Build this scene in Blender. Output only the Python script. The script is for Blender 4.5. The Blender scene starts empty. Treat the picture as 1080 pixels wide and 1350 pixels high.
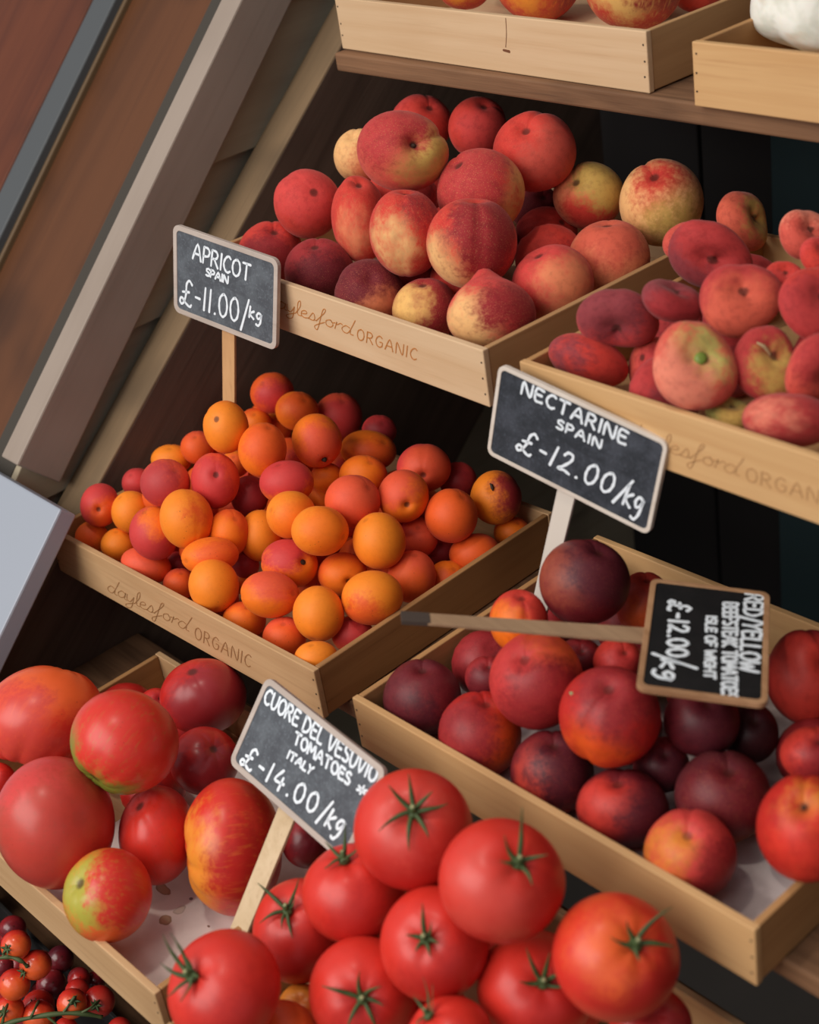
import bpy, math, random
import numpy as np
from mathutils import Vector, Matrix

C = bpy.context.scene.collection
random.seed(7)
RNG = np.random.default_rng(7)

# ------------------------------------------------------------------ camera
YAW, PITCH, ROLL, FPX = 0.9174, 0.5247, 0.1633, 2013.0
CAMZ = 1.55
def cam_rows(y, p, r):
    f = np.array([-math.sin(y)*math.cos(p), math.cos(y)*math.cos(p), -math.sin(p)])
    rt = np.array([math.cos(y), math.sin(y), 0.0]); dn = np.cross(f, rt)
    c, s = math.cos(r), math.sin(r)
    return np.array([[c, s, 0], [-s, c, 0], [0, 0, 1]]) @ np.array([rt, dn, f])
RC = cam_rows(YAW, PITCH, ROLL)          # rows: right, down, forward
CAM = np.array([0.0, 0.0, CAMZ])
def ray(u, v):
    return RC.T @ np.array([(u-540)/FPX, (v-675)/FPX, 1.0])
def on_plane(u, v, p0, n):
    d = ray(u, v); t = np.dot(np.asarray(p0)-CAM, n)/np.dot(d, n)
    return CAM + d*t
cd = bpy.data.cameras.new('camera'); cam = bpy.data.objects.new('camera', cd); C.objects.link(cam)
m = Matrix.Identity(4)
for i in range(3):
    m[i][0] = RC[0][i]; m[i][1] = -RC[1][i]; m[i][2] = -RC[2][i]
m[2][3] = CAMZ
cam.matrix_world = m
cd.sensor_fit = 'HORIZONTAL'; cd.sensor_width = 36; cd.lens = 36*FPX/1080
cd.clip_start = 0.05; cd.clip_end = 60
cd.dof.use_dof = True; cd.dof.focus_distance = 1.36; cd.dof.aperture_fstop = 6.5
bpy.context.scene.camera = cam

# ------------------------------------------------------------------ light
sc = bpy.context.scene
sc.view_settings.view_transform = 'Standard'; sc.view_settings.look = 'None'
sc.view_settings.gamma = 1; sc.view_settings.use_curve_mapping = False
sc.view_settings.exposure = -0.17
w = bpy.data.worlds.new('world'); sc.world = w; w.use_nodes = True
nt = w.node_tree; bg = nt.nodes['Background']
bg.inputs['Color'].default_value = (0.92, 0.93, 1.0, 1); bg.inputs['Strength'].default_value = 0.42
def area(name, loc, target, sx, sy, power, col):
    l = bpy.data.lights.new(name, 'AREA'); l.shape = 'RECTANGLE'; l.size = sx; l.size_y = sy
    l.energy = power; l.color = col
    o = bpy.data.objects.new(name, l); C.objects.link(o); o.location = loc
    o.rotation_euler = (Vector(target)-Vector(loc)).to_track_quat('-Z', 'Y').to_euler()
    return o
area('street_daylight', (-1.15, -1.75, 2.75), (-0.75, 0.7, 0.95), 3.0, 2.0, 112, (1.0, 0.945, 0.885))
area('ceiling_lamp', (-0.95, 0.15, 3.1), (-0.9, 0.6, 0.9), .16, .16, 9, (1.0, 0.9, 0.78))

# ------------------------------------------------------------------ helpers
def lin(c):
    return tuple((x/255/12.92 if x/255 <= .04045 else ((x/255+.055)/1.055)**2.4) for x in c)
def tag(o, label=None, cat=None, group=None, kind=None):
    if label: o['label'] = label
    if cat: o['category'] = cat
    if group: o['group'] = group
    if kind: o['kind'] = kind
    return o
def empty(name, loc, rz=0):
    o = bpy.data.objects.new(name, None); C.objects.link(o); o.location = loc; o.rotation_euler = (0, 0, rz)
    o.empty_display_size = .02
    return o
def mesh_obj(name, V, F, mat, parent=None, smooth=False, rest=None, loc=(0, 0, 0)):
    me = bpy.data.meshes.new(name)
    me.from_pydata([tuple(map(float, v)) for v in V], [], [tuple(f) for f in F])
    if smooth: me.polygons.foreach_set('use_smooth', [True]*len(me.polygons))
    if rest is not None:
        a = me.attributes.new('rest', 'FLOAT_VECTOR', 'POINT')
        a.data.foreach_set('vector', np.asarray(rest, dtype=np.float32).ravel())
    me.materials.append(mat); me.update()
    o = bpy.data.objects.new(name, me); C.objects.link(o); o.location = loc
    if parent: o.parent = parent
    return o
def bevel(o, w, seg=2):
    b = o.modifiers.new('bevel', 'BEVEL'); b.width = w; b.segments = seg; b.limit_method = 'ANGLE'
    return o
def box_vf(x0, x1, y0, y1, z0, z1):
    V = [(x0,y0,z0),(x1,y0,z0),(x1,y1,z0),(x0,y1,z0),(x0,y0,z1),(x1,y0,z1),(x1,y1,z1),(x0,y1,z1)]
    F = [(0,3,2,1),(4,5,6,7),(0,1,5,4),(1,2,6,5),(2,3,7,6),(3,0,4,7)]
    return V, F
def box(name, x0, x1, y0, y1, z0, z1, mat, parent=None, bev=0.0008):
    V, F = box_vf(x0, x1, y0, y1, z0, z1)
    o = mesh_obj(name, V, F, mat, parent)
    if bev: bevel(o, bev)
    return o
def prism(name, quad, n, th, mat, parent=None, bev=0.0008):
    """solid with the given face polygon, extruded by th against n"""
    q = [np.asarray(p, float) for p in quad]; k = len(q); n = np.asarray(n, float)
    V = q + [p - n*th for p in q]
    c = np.cross(q[1]-q[0], q[2]-q[1])
    front = list(range(k)) if np.dot(c, n) > 0 else list(range(k))[::-1]
    F = [tuple(front), tuple(i+k for i in reversed(front))]
    for i in range(k):
        a, b = front[i], front[(i+1) % k]
        F.append((a, a+k, b+k, b))
    o = mesh_obj(name, V, F, mat, parent)
    if bev: bevel(o, bev)
    return o

# ------------------------------------------------------------------ materials
class MB:
    def __init__(s, name):
        s.m = bpy.data.materials.new(name); s.m.use_nodes = True; s.t = s.m.node_tree; s.n = s.t.nodes; s.l = s.t.links
        s.b = s.n['Principled BSDF']
    def new(s, ty, **k):
        n = s.n.new(ty)
        for a, v in k.items(): setattr(n, a, v)
        return n
    def put(s, sock, v):
        if isinstance(v, bpy.types.NodeSocket): s.l.new(v, sock)
        elif v is not None:
            if hasattr(sock.default_value, '__len__') and isinstance(v, (tuple, list)):
                v = tuple(v)[:len(sock.default_value)]
                if len(v) < len(sock.default_value): v = v + (1,)
            sock.default_value = v
    def math(s, op, a, b=None, c=None, clamp=False):
        n = s.new('ShaderNodeMath', operation=op, use_clamp=clamp); s.put(n.inputs[0], a)
        if b is not None: s.put(n.inputs[1], b)
        if c is not None: s.put(n.inputs[2], c)
        return n.outputs[0]
    def vmath(s, op, a, b=None):
        n = s.new('ShaderNodeVectorMath', operation=op); s.put(n.inputs[0], a)
        if b is not None: s.put(n.inputs[1], b)
        return n.outputs['Value'] if op in ('DOT_PRODUCT', 'LENGTH') else n.outputs[0]
    def mix(s, f, a, b, blend='MIX'):
        n = s.new('ShaderNodeMix', data_type='RGBA', blend_type=blend); s.put(n.inputs[0], f); s.put(n.inputs[6], a); s.put(n.inputs[7], b)
        return n.outputs[2]
    def noise(s, vec, scale, detail=3, rough=.5, dim='3D', w=None, dist=0):
        n = s.new('ShaderNodeTexNoise', noise_dimensions=dim); s.put(n.inputs['Vector'], vec); n.inputs['Scale'].default_value = scale
        n.inputs['Detail'].default_value = detail; n.inputs['Roughness'].default_value = rough; n.inputs['Distortion'].default_value = dist
        if w is not None: s.put(n.inputs['W'], w)
        return n.outputs['Fac']
    def ramp(s, f, lo, hi):
        n = s.new('ShaderNodeMapRange', interpolation_type='SMOOTHSTEP'); s.put(n.inputs[0], f); s.put(n.inputs[1], lo); s.put(n.inputs[2], hi)
        return n.outputs[0]
    def attr(s, name, ty='OBJECT'):
        return s.new('ShaderNodeAttribute', attribute_type=ty, attribute_name=name)
    def mapping(s, vec, scale, loc=(0,0,0), rot=(0,0,0)):
        n = s.new('ShaderNodeMapping'); s.put(n.inputs[0], vec); n.inputs['Scale'].default_value = scale
        n.inputs['Location'].default_value = loc; n.inputs['Rotation'].default_value = rot
        return n.outputs[0]
    def bump(s, h, strength, dist=.001):
        n = s.new('ShaderNodeBump'); n.inputs['Strength'].default_value = strength; n.inputs['Distance'].default_value = dist
        s.put(n.inputs['Height'], h); s.l.new(n.outputs[0], s.b.inputs['Normal'])

def plain(name, col, rough=.6, metal=0, spec=.5):
    b = MB(name); b.b.inputs['Base Color'].default_value = (*lin(col), 1); b.b.inputs['Roughness'].default_value = rough
    b.b.inputs['Metallic'].default_value = metal; b.b.inputs['Specular IOR Level'].default_value = spec
    return b.m
def wood(name, c1, c2, c3, axis=0, grain=1.0, rough=.6, rot=(0,0,0), knots=.25, bump=.15, spec=.3, rnd=True):
    b = MB(name); tc = b.new('ShaderNodeTexCoord').outputs['Object']
    if rnd:
        oi = b.new('ShaderNodeObjectInfo').outputs['Random']
        sh = b.math('MULTIPLY', oi, 7.3)
        cx = b.new('ShaderNodeCombineXYZ'); b.put(cx.inputs[0], sh); b.put(cx.inputs[1], sh); b.put(cx.inputs[2], sh)
        tc = b.vmath('ADD', tc, cx.outputs[0])
    if any(rot): tc = b.mapping(tc, (1, 1, 1), rot=rot)
    rot = (0, 0, 0)
    sc3 = [40*grain]*3; sc3[axis] = 2.2*grain
    v = b.mapping(tc, tuple(sc3), rot=rot)
    g1 = b.noise(v, 1.0, 4, .6, dist=1.2)
    sc4 = [260*grain]*3; sc4[axis] = 9*grain
    g2 = b.noise(b.mapping(tc, tuple(sc4), rot=rot), 1.0, 3, .6)
    big = b.noise(tc, 7, 2)
    f = b.ramp(g1, .25, .8)
    col = b.mix(f, (*lin(c1), 1), (*lin(c2), 1))
    col = b.mix(b.math('MULTIPLY', b.ramp(g2, .52, .8), .32), col, (*lin(c3), 1))
    col = b.mix(b.math('MULTIPLY', b.ramp(big, .5, .75), knots), col, (*lin(c3), 1))
    b.put(b.b.inputs['Base Color'], col); b.b.inputs['Roughness'].default_value = rough
    b.b.inputs['Specular IOR Level'].default_value = spec
    b.bump(g2, bump, .0006)
    return b.m

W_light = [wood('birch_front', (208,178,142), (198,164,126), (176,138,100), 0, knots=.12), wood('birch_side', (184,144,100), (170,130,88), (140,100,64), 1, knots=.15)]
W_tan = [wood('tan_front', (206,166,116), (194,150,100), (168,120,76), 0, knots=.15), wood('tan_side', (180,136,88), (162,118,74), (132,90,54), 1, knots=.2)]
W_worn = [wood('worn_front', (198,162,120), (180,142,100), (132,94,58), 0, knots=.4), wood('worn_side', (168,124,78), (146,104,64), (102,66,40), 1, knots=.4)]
W_rim = wood('weathered_rim', (178,138,92), (150,108,64), (100,72,40), 0, knots=.7)
M_shelf = wood('shelf_plank', (134,98,70), (92,64,44), (46,32,24), 0, grain=1.3, rough=.75, bump=.7, knots=.6)
M_nail = plain('nail', (40, 30, 24), .5)
M_burn = plain('orange_burnt_print', (176, 112, 52), .7)
M_burn_faint = plain('faint_print', (176, 134, 88), .7)
M_burn_brown = plain('brown_print', (146, 104, 62), .7)
M_sap = plain('sap_drip', (110, 66, 38), .5)

# ------------------------------------------------------------------ stroke lettering
G = {
'A':(.8,[[(0,0),(.4,1),(.8,0)],[(.15,.38),(.65,.38)]]),
'B':(.62,[[(0,0),(0,1),(.4,.98),(.55,.8),(.42,.58),(.08,.52)],[(.3,.54),(.6,.34),(.5,.06),(0,0)]]),
'C':(.62,[[(.6,.88),(.4,1),(.15,.85),(0,.5),(.12,.15),(.38,0),(.62,.12)]]),
'D':(.68,[[(0,0),(0,1)],[(0,1),(.4,.92),(.66,.5),(.45,.08),(0,0)]]),
'E':(.6,[[(.58,.95),(.12,1),(0,.75),(.02,.25),(.15,0),(.6,.05)],[(.02,.52),(.48,.54)]]),
'F':(.55,[[(0,0),(0,1),(.55,1)],[(0,.52),(.42,.52)]]),
'G':(.68,[[(.62,.85),(.4,1),(.14,.86),(0,.5),(.14,.12),(.4,0),(.64,.14),(.66,.46),(.4,.46)]]),
'H':(.66,[[(0,0),(0,1)],[(.66,0),(.66,1)],[(0,.5),(.66,.5)]]),
'I':(.12,[[(.06,0),(.06,1)]]),
'K':(.62,[[(0,0),(0,1)],[(.58,1),(.05,.45),(.62,0)]]),
'L':(.5,[[(0,1),(.02,.05),(.5,0)]]),
'M':(.86,[[(0,0),(.1,1),(.42,.35),(.74,1),(.86,0)]]),
'N':(.7,[[(0,0),(.04,1),(.64,0),(.7,1)]]),
'O':(.7,[[(.35,1),(.1,.86),(0,.5),(.12,.12),(.36,0),(.6,.14),(.7,.5),(.58,.88),(.35,1)]]),
'P':(.58,[[(0,0),(.02,1)],[(.02,1),(.4,.98),(.56,.76),(.42,.5),(.02,.44)]]),
'R':(.64,[[(0,0),(.02,1)],[(.02,1),(.4,.98),(.55,.76),(.4,.54),(.04,.48)],[(.25,.5),(.64,0)]]),
'S':(.55,[[(.52,.9),(.3,1),(.06,.84),(.12,.6),(.42,.46),(.54,.24),(.36,.02),(0,.08)]]),
'T':(.72,[[(0,.98),(.72,1)],[(.36,1),(.36,0)]]),
'U':(.64,[[(0,1),(.04,.3),(.2,.02),(.44,.04),(.6,.35),(.64,1)]]),
'V':(.66,[[(0,1),(.3,0),(.66,1)]]),
'W':(.9,[[(0,1),(.2,0),(.45,.7),(.68,0),(.9,1)]]),
'Y':(.62,[[(0,1),(.3,.52)],[(.62,1),(.3,.52),(.22,0)]]),
'0':(.52,[[(.26,1),(.06,.82),(0,.5),(.08,.14),(.26,0),(.46,.16),(.52,.52),(.42,.88),(.26,1)]]),
'1':(.14,[[(.1,1),(.04,0)]]),
'2':(.6,[[(.06,.78),(.2,.98),(.44,.92),(.46,.66),(.22,.28),(0,.04),(.28,.08),(.6,0)]]),
'4':(.6,[[(.3,1),(0,.36),(.6,.38)],[(.44,.66),(.4,-.06)]]),
'.':(.1,[[(.03,.0),(.08,.03)]]),
'-':(.36,[[(.02,.46),(.34,.44)]]),
'/':(.42,[[(.42,1.1),(0,-.3)]]),
'*':(.6,[[(.3,1),(.3,.1)],[(0,.75),(.6,.3)],[(.6,.75),(0,.3)]]),
'£':(.8,[[(.8,.92),(.6,1.08),(.42,.9),(.4,.45),(.26,.06),(.08,-.02),(0,.14),(.14,.26),(.36,.08),(.66,-.06),(.78,.04)],[(.16,.52),(.62,.58)]]),
'k':(.5,[[(.04,0),(.1,1)],[(.5,.68),(.1,.34),(.5,0)]]),
'g':(.5,[[(.46,.6),(.24,.72),(.04,.48),(.14,.2),(.4,.34),(.48,.66),(.42,-.1),(.2,-.42),(0,-.34)]]),
'a':(.5,[[(.4,.48),(.2,.56),(.02,.28),(.14,.02),(.36,.18),(.44,.54),(.4,.1),(.52,.04)]]),
'd':(.6,[[(.38,.46),(.18,.54),(.0,.26),(.12,.02),(.34,.14),(.62,1.15)],[(.42,.3),(.42,.06),(.56,.04)]]),
'y':(.5,[[(.04,.52),(.06,.14),(.24,.06),(.42,.52)],[(.42,.52),(.34,-.3),(.12,-.5),(.02,-.3),(.5,.1)]]),
'l':(.3,[[(.02,.1),(.24,.7),(.24,1.12),(.12,.9),(.12,.1),(.3,.04)]]),
'e':(.4,[[(.02,.22),(.3,.36),(.24,.54),(.06,.42),(.04,.12),(.2,.0),(.42,.1)]]),
's':(.42,[[(.02,.04),(.24,.58),(.34,.3),(.28,.04),(.06,.06)],[(.3,.1),(.44,.1)]]),
'f':(.5,[[(.02,.1),(.4,.86),(.46,1.16),(.32,1.0),(.14,-.3),(.04,-.56),(-.04,-.3),(.44,.2)]]),
'o':(.46,[[(.24,.54),(.04,.38),(.06,.08),(.26,.02),(.38,.26),(.26,.54),(.34,.4),(.48,.46)]]),
'r':(.4,[[(.04,.04),(.12,.56),(.12,.36),(.3,.56),(.4,.5)]]),
}
def strokes(text, gap=.24):
    out, x = [], 0.0
    for ch in text:
        if ch == ' ': x += .42; continue
        wd, st = G[ch]
        for s in st: out.append([(px+x, py) for px, py in s])
        x += wd + gap
    return out, x-gap
def smooth_line(p, n=4):
    p = [np.asarray(q, float) for q in p]
    if len(p) < 3: return p
    out = []
    for i in range(len(p)-1):
        a = p[max(i-1, 0)]; b = p[i]; c = p[i+1]; d = p[min(i+2, len(p)-1)]
        for k in range(n):
            t = k/n
            out.append(.5*((2*b)+(-a+c)*t+(2*a-5*b+4*c-d)*t*t+(-a+3*b-3*c+d)*t**3))
    out.append(p[-1]); return out
def ribbons(name, lines3d, width, n, mat, parent, lift=.0005, jitter=.15):
    """flat pen strokes lying on a plane with normal n (a thin raised layer)"""
    V, F = [], []; n = np.asarray(n, float)
    for L in lines3d:
        P = smooth_line(L)
        if len(P) < 2: continue
        P = np.array(P)
        T = np.gradient(P, axis=0); T /= (np.linalg.norm(T, axis=1, keepdims=True)+1e-12)
        S = np.cross(n, T)
        # round ends
        P = np.vstack([P[0]-T[0]*width*.35, P, P[-1]+T[-1]*width*.35]); S = np.vstack([S[0], S, S[-1]])
        k = len(P); ww = np.array([width*.5*(1+jitter*math.sin(i*1.7+k)) for i in range(k)]); ww[0] *= .5; ww[-1] *= .5
        b = len(V)
        for i in range(k):
            V.append(P[i]-S[i]*ww[i]+n*lift); V.append(P[i]+S[i]*ww[i]+n*lift)
        for i in range(k-1): F.append((b+2*i, b+2*i+1, b+2*i+3, b+2*i+2))
    if not V: return
    # give it body so that it is not paper thin in the air
    k = len(V); V = V + [v-n*(lift*1.0) for v in V]
    F2 = []
    for f in F:
        F2.append(f)
        for i in range(4): F2.append((f[i], f[(i+1) % 4], f[(i+1) % 4]+k, f[i]+k))
    pinv = parent.matrix_world.inverted() if parent else Matrix.Identity(4)
    V = [pinv @ Vector(v) for v in V]
    return mesh_obj(name, V, F2, mat, parent)
def layout(text, q0, q1, qup, p0, n, gap=.24, skip=0):
    a = on_plane(*q0, p0, n); b = on_plane(*q1, p0, n); u = on_plane(*qup, p0, n)-a
    st, wd = strokes(text, gap); ex = (b-a)/wd
    return [[a+ex*x+u*y for x, y in s] for s in st]

# ------------------------------------------------------------------ crates
# X, Y, Z of the front left rim corner, length, width, yaw (all metres; z from camera level)
CR = {
'top':(-1.227,.951,-.309,.404,.298,-.021),
'fen':(-.767,.930,-.309,.389,.298,-.007),
'pea':(-1.223,.732,-.497,.406,.298,-.024),
'fla':(-.777,.722,-.496,.389,.298,-.009),
'apr':(-1.284,.530,-.728,.410,.298,.036),
'nec':(-.822,.542,-.728,.389,.295,.008),
'tom':(-1.159,.295,-.840,.366,.260,.016),
'rnd':(-.772,.292,-.850,.360,.270,.010),
}
CH = .05; TH = .0062
def cz(k): return CR[k][2]+CAMZ
def make_crate(k, mats, label, H=CH, group='wooden produce crates'):
    X, Y, Z, L, W, yw = CR[k]; Z += CAMZ
    r = empty('wooden_crate', (X, Y, Z-H), yw)
    tag(r, label, 'crate', group)
    box('front_panel', 0, L, 0, TH, 0, H, mats[0], r, .0009)
    box('back_panel', 0, L, W-TH, W, 0, H, mats[0], r, .0009)
    box('side_panel', .0006, TH, TH+.0002, W-TH-.0002, .0008, H-.0003, mats[1], r, .0009)
    box('side_panel', L-TH, L-.0006, TH+.0002, W-TH-.0002, .0008, H-.0003, mats[1], r, .0009)
    box('base_panel', TH, L-TH, TH, W-TH, .0012, .0052, mats[0], r, 0)
    nV, nF = [], []
    for i in range(6):
        a = i*math.pi/3; nV.append((.0009*math.cos(a), 0, .0009*math.sin(a)))
    nV += [(v[0], -.0004, v[2]) for v in nV]
    nF = [tuple(range(6)), (11,10,9,8,7,6)]+[(i, i+6, (i+1) % 6+6, (i+1) % 6) for i in range(6)]
    base = None
    for x in (.0035, L-.0035):
        for z in (.012, .026, .040):
            if base is None:
                base = mesh_obj('nail', nV, nF, M_nail, r); o = base
            else:
                o = base.copy(); C.objects.link(o)
            o.location = (x+RNG.uniform(-.0006, .0006), .0001, z+RNG.uniform(-.002, .002))
    return r
bpy.context.view_layer.update()
crates = {}
crates['top'] = make_crate('top', W_light, 'pale wooden crate on the top shelf holding large red apples')
crates['fen'] = make_crate('fen', W_tan, 'tan wooden crate at the top right corner with a white bulb in it')
crates['pea'] = make_crate('pea', W_light, 'pale wooden crate with orange printing, heaped with round peaches')
crates['fla'] = make_crate('fla', W_tan, 'tan wooden crate at the right full of flat peaches, behind the nectarine sign')
crates['apr'] = make_crate('apr', W_worn, 'worn wooden crate with brown printing, heaped with small orange apricots')
crates['nec'] = make_crate('nec', W_tan, 'tan wooden crate of dark red nectarines at the right, second shelf from below')
crates['tom'] = make_crate('tom', W_worn, 'worn wooden crate at lower left holding big ribbed tomatoes on white paper')
crates['rnd'] = make_crate('rnd', W_worn, 'crate buried under the heap of round red tomatoes at the bottom')
bpy.context.view_layer.update()
def front_normal(k):
    yw = CR[k][5]; return np.array([math.sin(yw), -math.cos(yw), 0.0])
def front_p0(k): return np.array([CR[k][0], CR[k][1], cz(k)])
def brand(k, cur, org, mat, cw, ow):
    n = front_normal(k); p0 = front_p0(k)
    L = layout('daylesford', *cur, p0, n, gap=-.02)
    ribbons('lettering', L, cw, n, mat, crates[k], lift=.0003)
    L = layout('ORGANIC', *org, p0, n, gap=.3)
    ribbons('lettering', L, ow, n, mat, crates[k], lift=.0003)
brand('apr', ((142,779),(250,833),(143,763)), ((257,841),(330,880),(258,826)), M_burn_brown, .0009, .0011)
brand('pea', ((352,400),(467,443),(352,383)), ((471,447),(549,475),(472,433)), M_burn, .0009, .0011)
brand('fla', ((824,576),(976,628),(826,556)), ((984,633),(1107,672),(985,616)), M_burn_faint, .0010, .0012)
n = front_normal('top'); p0 = front_p0('top')
ribbons('sap_drip', [[on_plane(667,24,p0,n), on_plane(668,44,p0,n), on_plane(667,62,p0,n)]], .0006, n, M_sap, crates['top'], lift=.0003)
ribbons('sap_drip', [[on_plane(664,66,p0,n), on_plane(672,68,p0,n)]], .0022, n, M_sap, crates['top'], lift=.0003)

# paper liners
def paper(name, k, label, mat, x0, x1, y0, y1, z=.0055):
    X, Y, Z, L, W, yw = CR[k]; Z += CAMZ
    nx, ny = 24, 18; V, F = [], []
    for j in range(ny+1):
        for i in range(nx+1):
            V.append((x0+(x1-x0)*i/nx, y0+(y1-y0)*j/ny, .0006*math.sin(i*.9+j*.5)*math.sin(j*.7)+.0006))
    for j in range(ny):
        for i in range(nx):
            a = j*(nx+1)+i; F.append((a, a+1, a+nx+2, a+nx+1))
    o = mesh_obj(name, V, F, mat, None, True, loc=(X, Y, Z-CH+z)); o.rotation_euler = (0, 0, yw)
    s = o.modifiers.new('solid', 'SOLIDIFY'); s.thickness = .0004; s.offset = 1
    tag(o, label, 'paper'); return o
def paper_mat(name, c1, c2, stains=()):
    b = MB(name); tc = b.new('ShaderNodeTexCoord').outputs['Object']
    col = b.mix(b.ramp(b.noise(tc, 30, 3), .4, .65), (*lin(c1), 1), (*lin(c2), 1))
    wob = b.math('MULTIPLY', b.math('SUBTRACT', b.noise(tc, 160, 2), .5), .010)
    for (x, y, rx, ry, c, a) in stains:
        d = b.vmath('SUBTRACT', tc, (x, y, 0)); d = b.vmath('MULTIPLY', d, (1/rx, 1/ry, 0))
        ln = b.math('ADD', b.vmath('LENGTH', d), b.math('MULTIPLY', wob, 60))
        ins = b.math('SUBTRACT', 1, b.ramp(ln, .88, 1.0))
        ring = b.math('MULTIPLY', ins, b.ramp(ln, .55, .9))
        col = b.mix(b.math('MULTIPLY', ins, a), col, (*lin(c), 1))
        col = b.mix(b.math('MULTIPLY', ring, .5*a), col, (*lin(tuple(int(q*.6) for q in c)), 1))
    b.put(b.b.inputs['Base Color'], col); b.b.inputs['Roughness'].default_value = .6
    return b.m
def liner_local(k, u, v):
    X, Y, Z, L, W, yw = CR[k]
    p = on_plane(u, v, np.array([0, 0, Z+CAMZ-CH+.0065]), np.array([0, 0, 1.])); dx, dy = p[0]-X, p[1]-Y
    return dx*math.cos(yw)+dy*math.sin(yw), -dx*math.sin(yw)+dy*math.cos(yw)
st = []
for (u, v, rx, ry, c, a) in [(218,1213,.0065,.0055,(170,130,84),.8), (215,1172,.010,.0045,(168,112,66),.8), (237,1200,.0045,.006,(196,176,150),.5),(252,1185,.002,.0015,(90,80,80),.8),(275,1221,.0015,.001,(120,80,50),.9)]:
    x, y = liner_local('tom', u, v); st.append((x, y, rx, ry, c, a))
paper('paper_liner', 'tom', 'white paper with brown stains lining the crate of big ribbed tomatoes', paper_mat('stained_paper', (236,224,216), (224,210,202), st), .130, CR['tom'][3]-.010, .010, CR['tom'][4]-.010)
paper('paper_liner', 'nec', 'greyish white paper sheet lining the nectarine crate, bare at its right corner', paper_mat('grey_paper', (214,204,202), (176,164,162)), .010, CR['nec'][3]-.010, .010, CR['nec'][4]-.010)

# ------------------------------------------------------------------ stand and side wall (structure of the place)
A_S = math.radians(40.25)
def slant_board(name, xr, th_x, pa, pb, ext0, ext1, depth, mat, kind=True, parent=None, bev=.002, ang=None):
    """board lying in an x = const plane. its front edge passes the two photo points on its right face"""
    A = on_plane(*pa, (xr, 0, 0), np.array([1., 0, 0])); B = on_plane(*pb, (xr, 0, 0), np.array([1., 0, 0]))
    d = (A-B)/np.linalg.norm(A-B); nn = np.array([0, -d[2], d[1]])       # outward (front, up) normal
    if nn[1] > 0: nn = -nn
    A = A + d*ext1; B = B - d*ext0
    q = [A, B, B-nn*depth, A-nn*depth]
    return prism(name, q, np.array([1., 0, 0]), th_x, mat, parent, bev), d, nn
M_string = wood('dark_stringer', (98,80,68), (76,60,50), (46,36,30), 1, grain=.8, rough=.8, rot=(-A_S,0,0), bump=.4, knots=.6)
M_edge = wood('lit_edge', (136,112,84), (110,92,70), (78,64,50), 1, grain=.8, rough=.8, rot=(-A_S,0,0), bump=.6, knots=.6)  # light on the board's front edge, put into a paler wood colour
stand = empty('display_stand', (-1.30, .45, 0)); tag(stand, 'dark wooden stepped stand carrying all the crates, with a sloping side board whose lit front edge is coloured paler', 'stand')
Pinv = Vector((1.30, -.45, 0))
def adopt(o, par):
    o.parent = par; o.matrix_parent_inverse = Matrix.Translation(-Vector(par.location)); return o
o, dS, nS = slant_board('side_board', -1.298, .044, (440,77), (3,872), .9, .75, .46, M_string); adopt(o, stand)
o2, _, _ = slant_board('edge_strip', -1.2982, .047, (444,77), (5,872), .9, .75, .004, M_edge)  # the side board's lit edge, added as a paler strip
o2.location = tuple(nS*.0042); adopt(o2, stand)
adopt(box('side_board', -.02, .02, .42, 1.5, 0, 1.9, M_string), stand)
# shelves: planks under the crates
def plank(x0, x1, y0, y1, zt, th=.018):
    return adopt(box('shelf_plank', x0, x1, y0, y1, zt-th, zt, M_shelf, None, .002), stand)
g = .0005
for k, yf, gap in (('top', .938, 0), ('pea', .80, 0), ('apr', .575, 0), ('tom', .36, 0)):
    zt = min(cz(k), cz({'top':'fen','pea':'fla','apr':'nec','tom':'rnd'}[k]))-CH-g
    y1 = {'top':1.30,'pea':1.07,'apr':.87,'tom':.60}[k]
    mid = (yf+y1)/2
    xl = -1.225 if k == 'top' else -1.2975
    plank(xl, -.021, yf, mid-.001, zt); plank(xl, -.021, mid+.001, y1, zt)
SH5 = -1.10+CAMZ
plank(-1.298, -.021, .06, .42, SH5)
M_black = plain('black_backing', (44,42,42), .9, spec=.1)
M_teal = plain('dark_teal', (34,56,60), .8)
# dark boards behind the shelves
for i, x in enumerate(np.arange(-1.27, -.03, .155)):
    q = []
    adopt(box('back_board', x, min(x+.150, -.022), 1.36, 1.375, 0, 1.9, M_black, None, .002), stand)
adopt(box('back_post', -.985, -.895, 1.315, 1.355, 0, 1.9, M_teal, None, .003), stand)

# side wall: shiplap boards, white trim, brown planks
wall = empty('wall_left', (-1.42, .9, 0)); wall['kind'] = 'structure'
M_clad = wood('cream_cladding', (168,156,132), (156,144,122), (134,120,94), 1, grain=.6, rough=.7, knots=.3)
M_trim = wood('white_painted', (152,138,126), (144,130,118), (126,112,100), 1, grain=.5, rough=.55, rot=(-.76,0,0), knots=.3, bump=.2)
o, dT, nT = slant_board('trim_1', -1.330, .034, (318,0), (102,448), .14, .5, .056, M_trim); tag(o, kind='structure')
_p = on_plane(318, 0, (-1.330, 0, 0), np.array([1., 0, 0])); TY, TZ = _p[1], _p[2]
st = .1349
z = -.4632+CAMZ+st*5
while z > .0:
    yb = TY+(z-TZ)*dT[1]/dT[2]+.03
    V = [(-1.350, yb, z), (-1.350, 1.8, z), (-1.362, 1.8, z+st+.008), (-1.362, yb+(st+.008)*dT[1]/dT[2], z+st+.008)]
    o = prism('cladding_board', V, (1, 0, 0), .010, M_clad, None, .001); adopt(o, wall)
    z -= st
q = [np.array([-1.375, TY, TZ])+dT*v+np.array([0, .04, 0]) for v in (-1.6, .9)]
adopt(prism('wall_core', [q[0], q[1], q[1]+np.array([0, .9, 0]), q[0]+np.array([0, 1.9, 0])], (1, 0, 0), .05, plain('wall_core', (60,55,48), .9)), wall)
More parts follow.
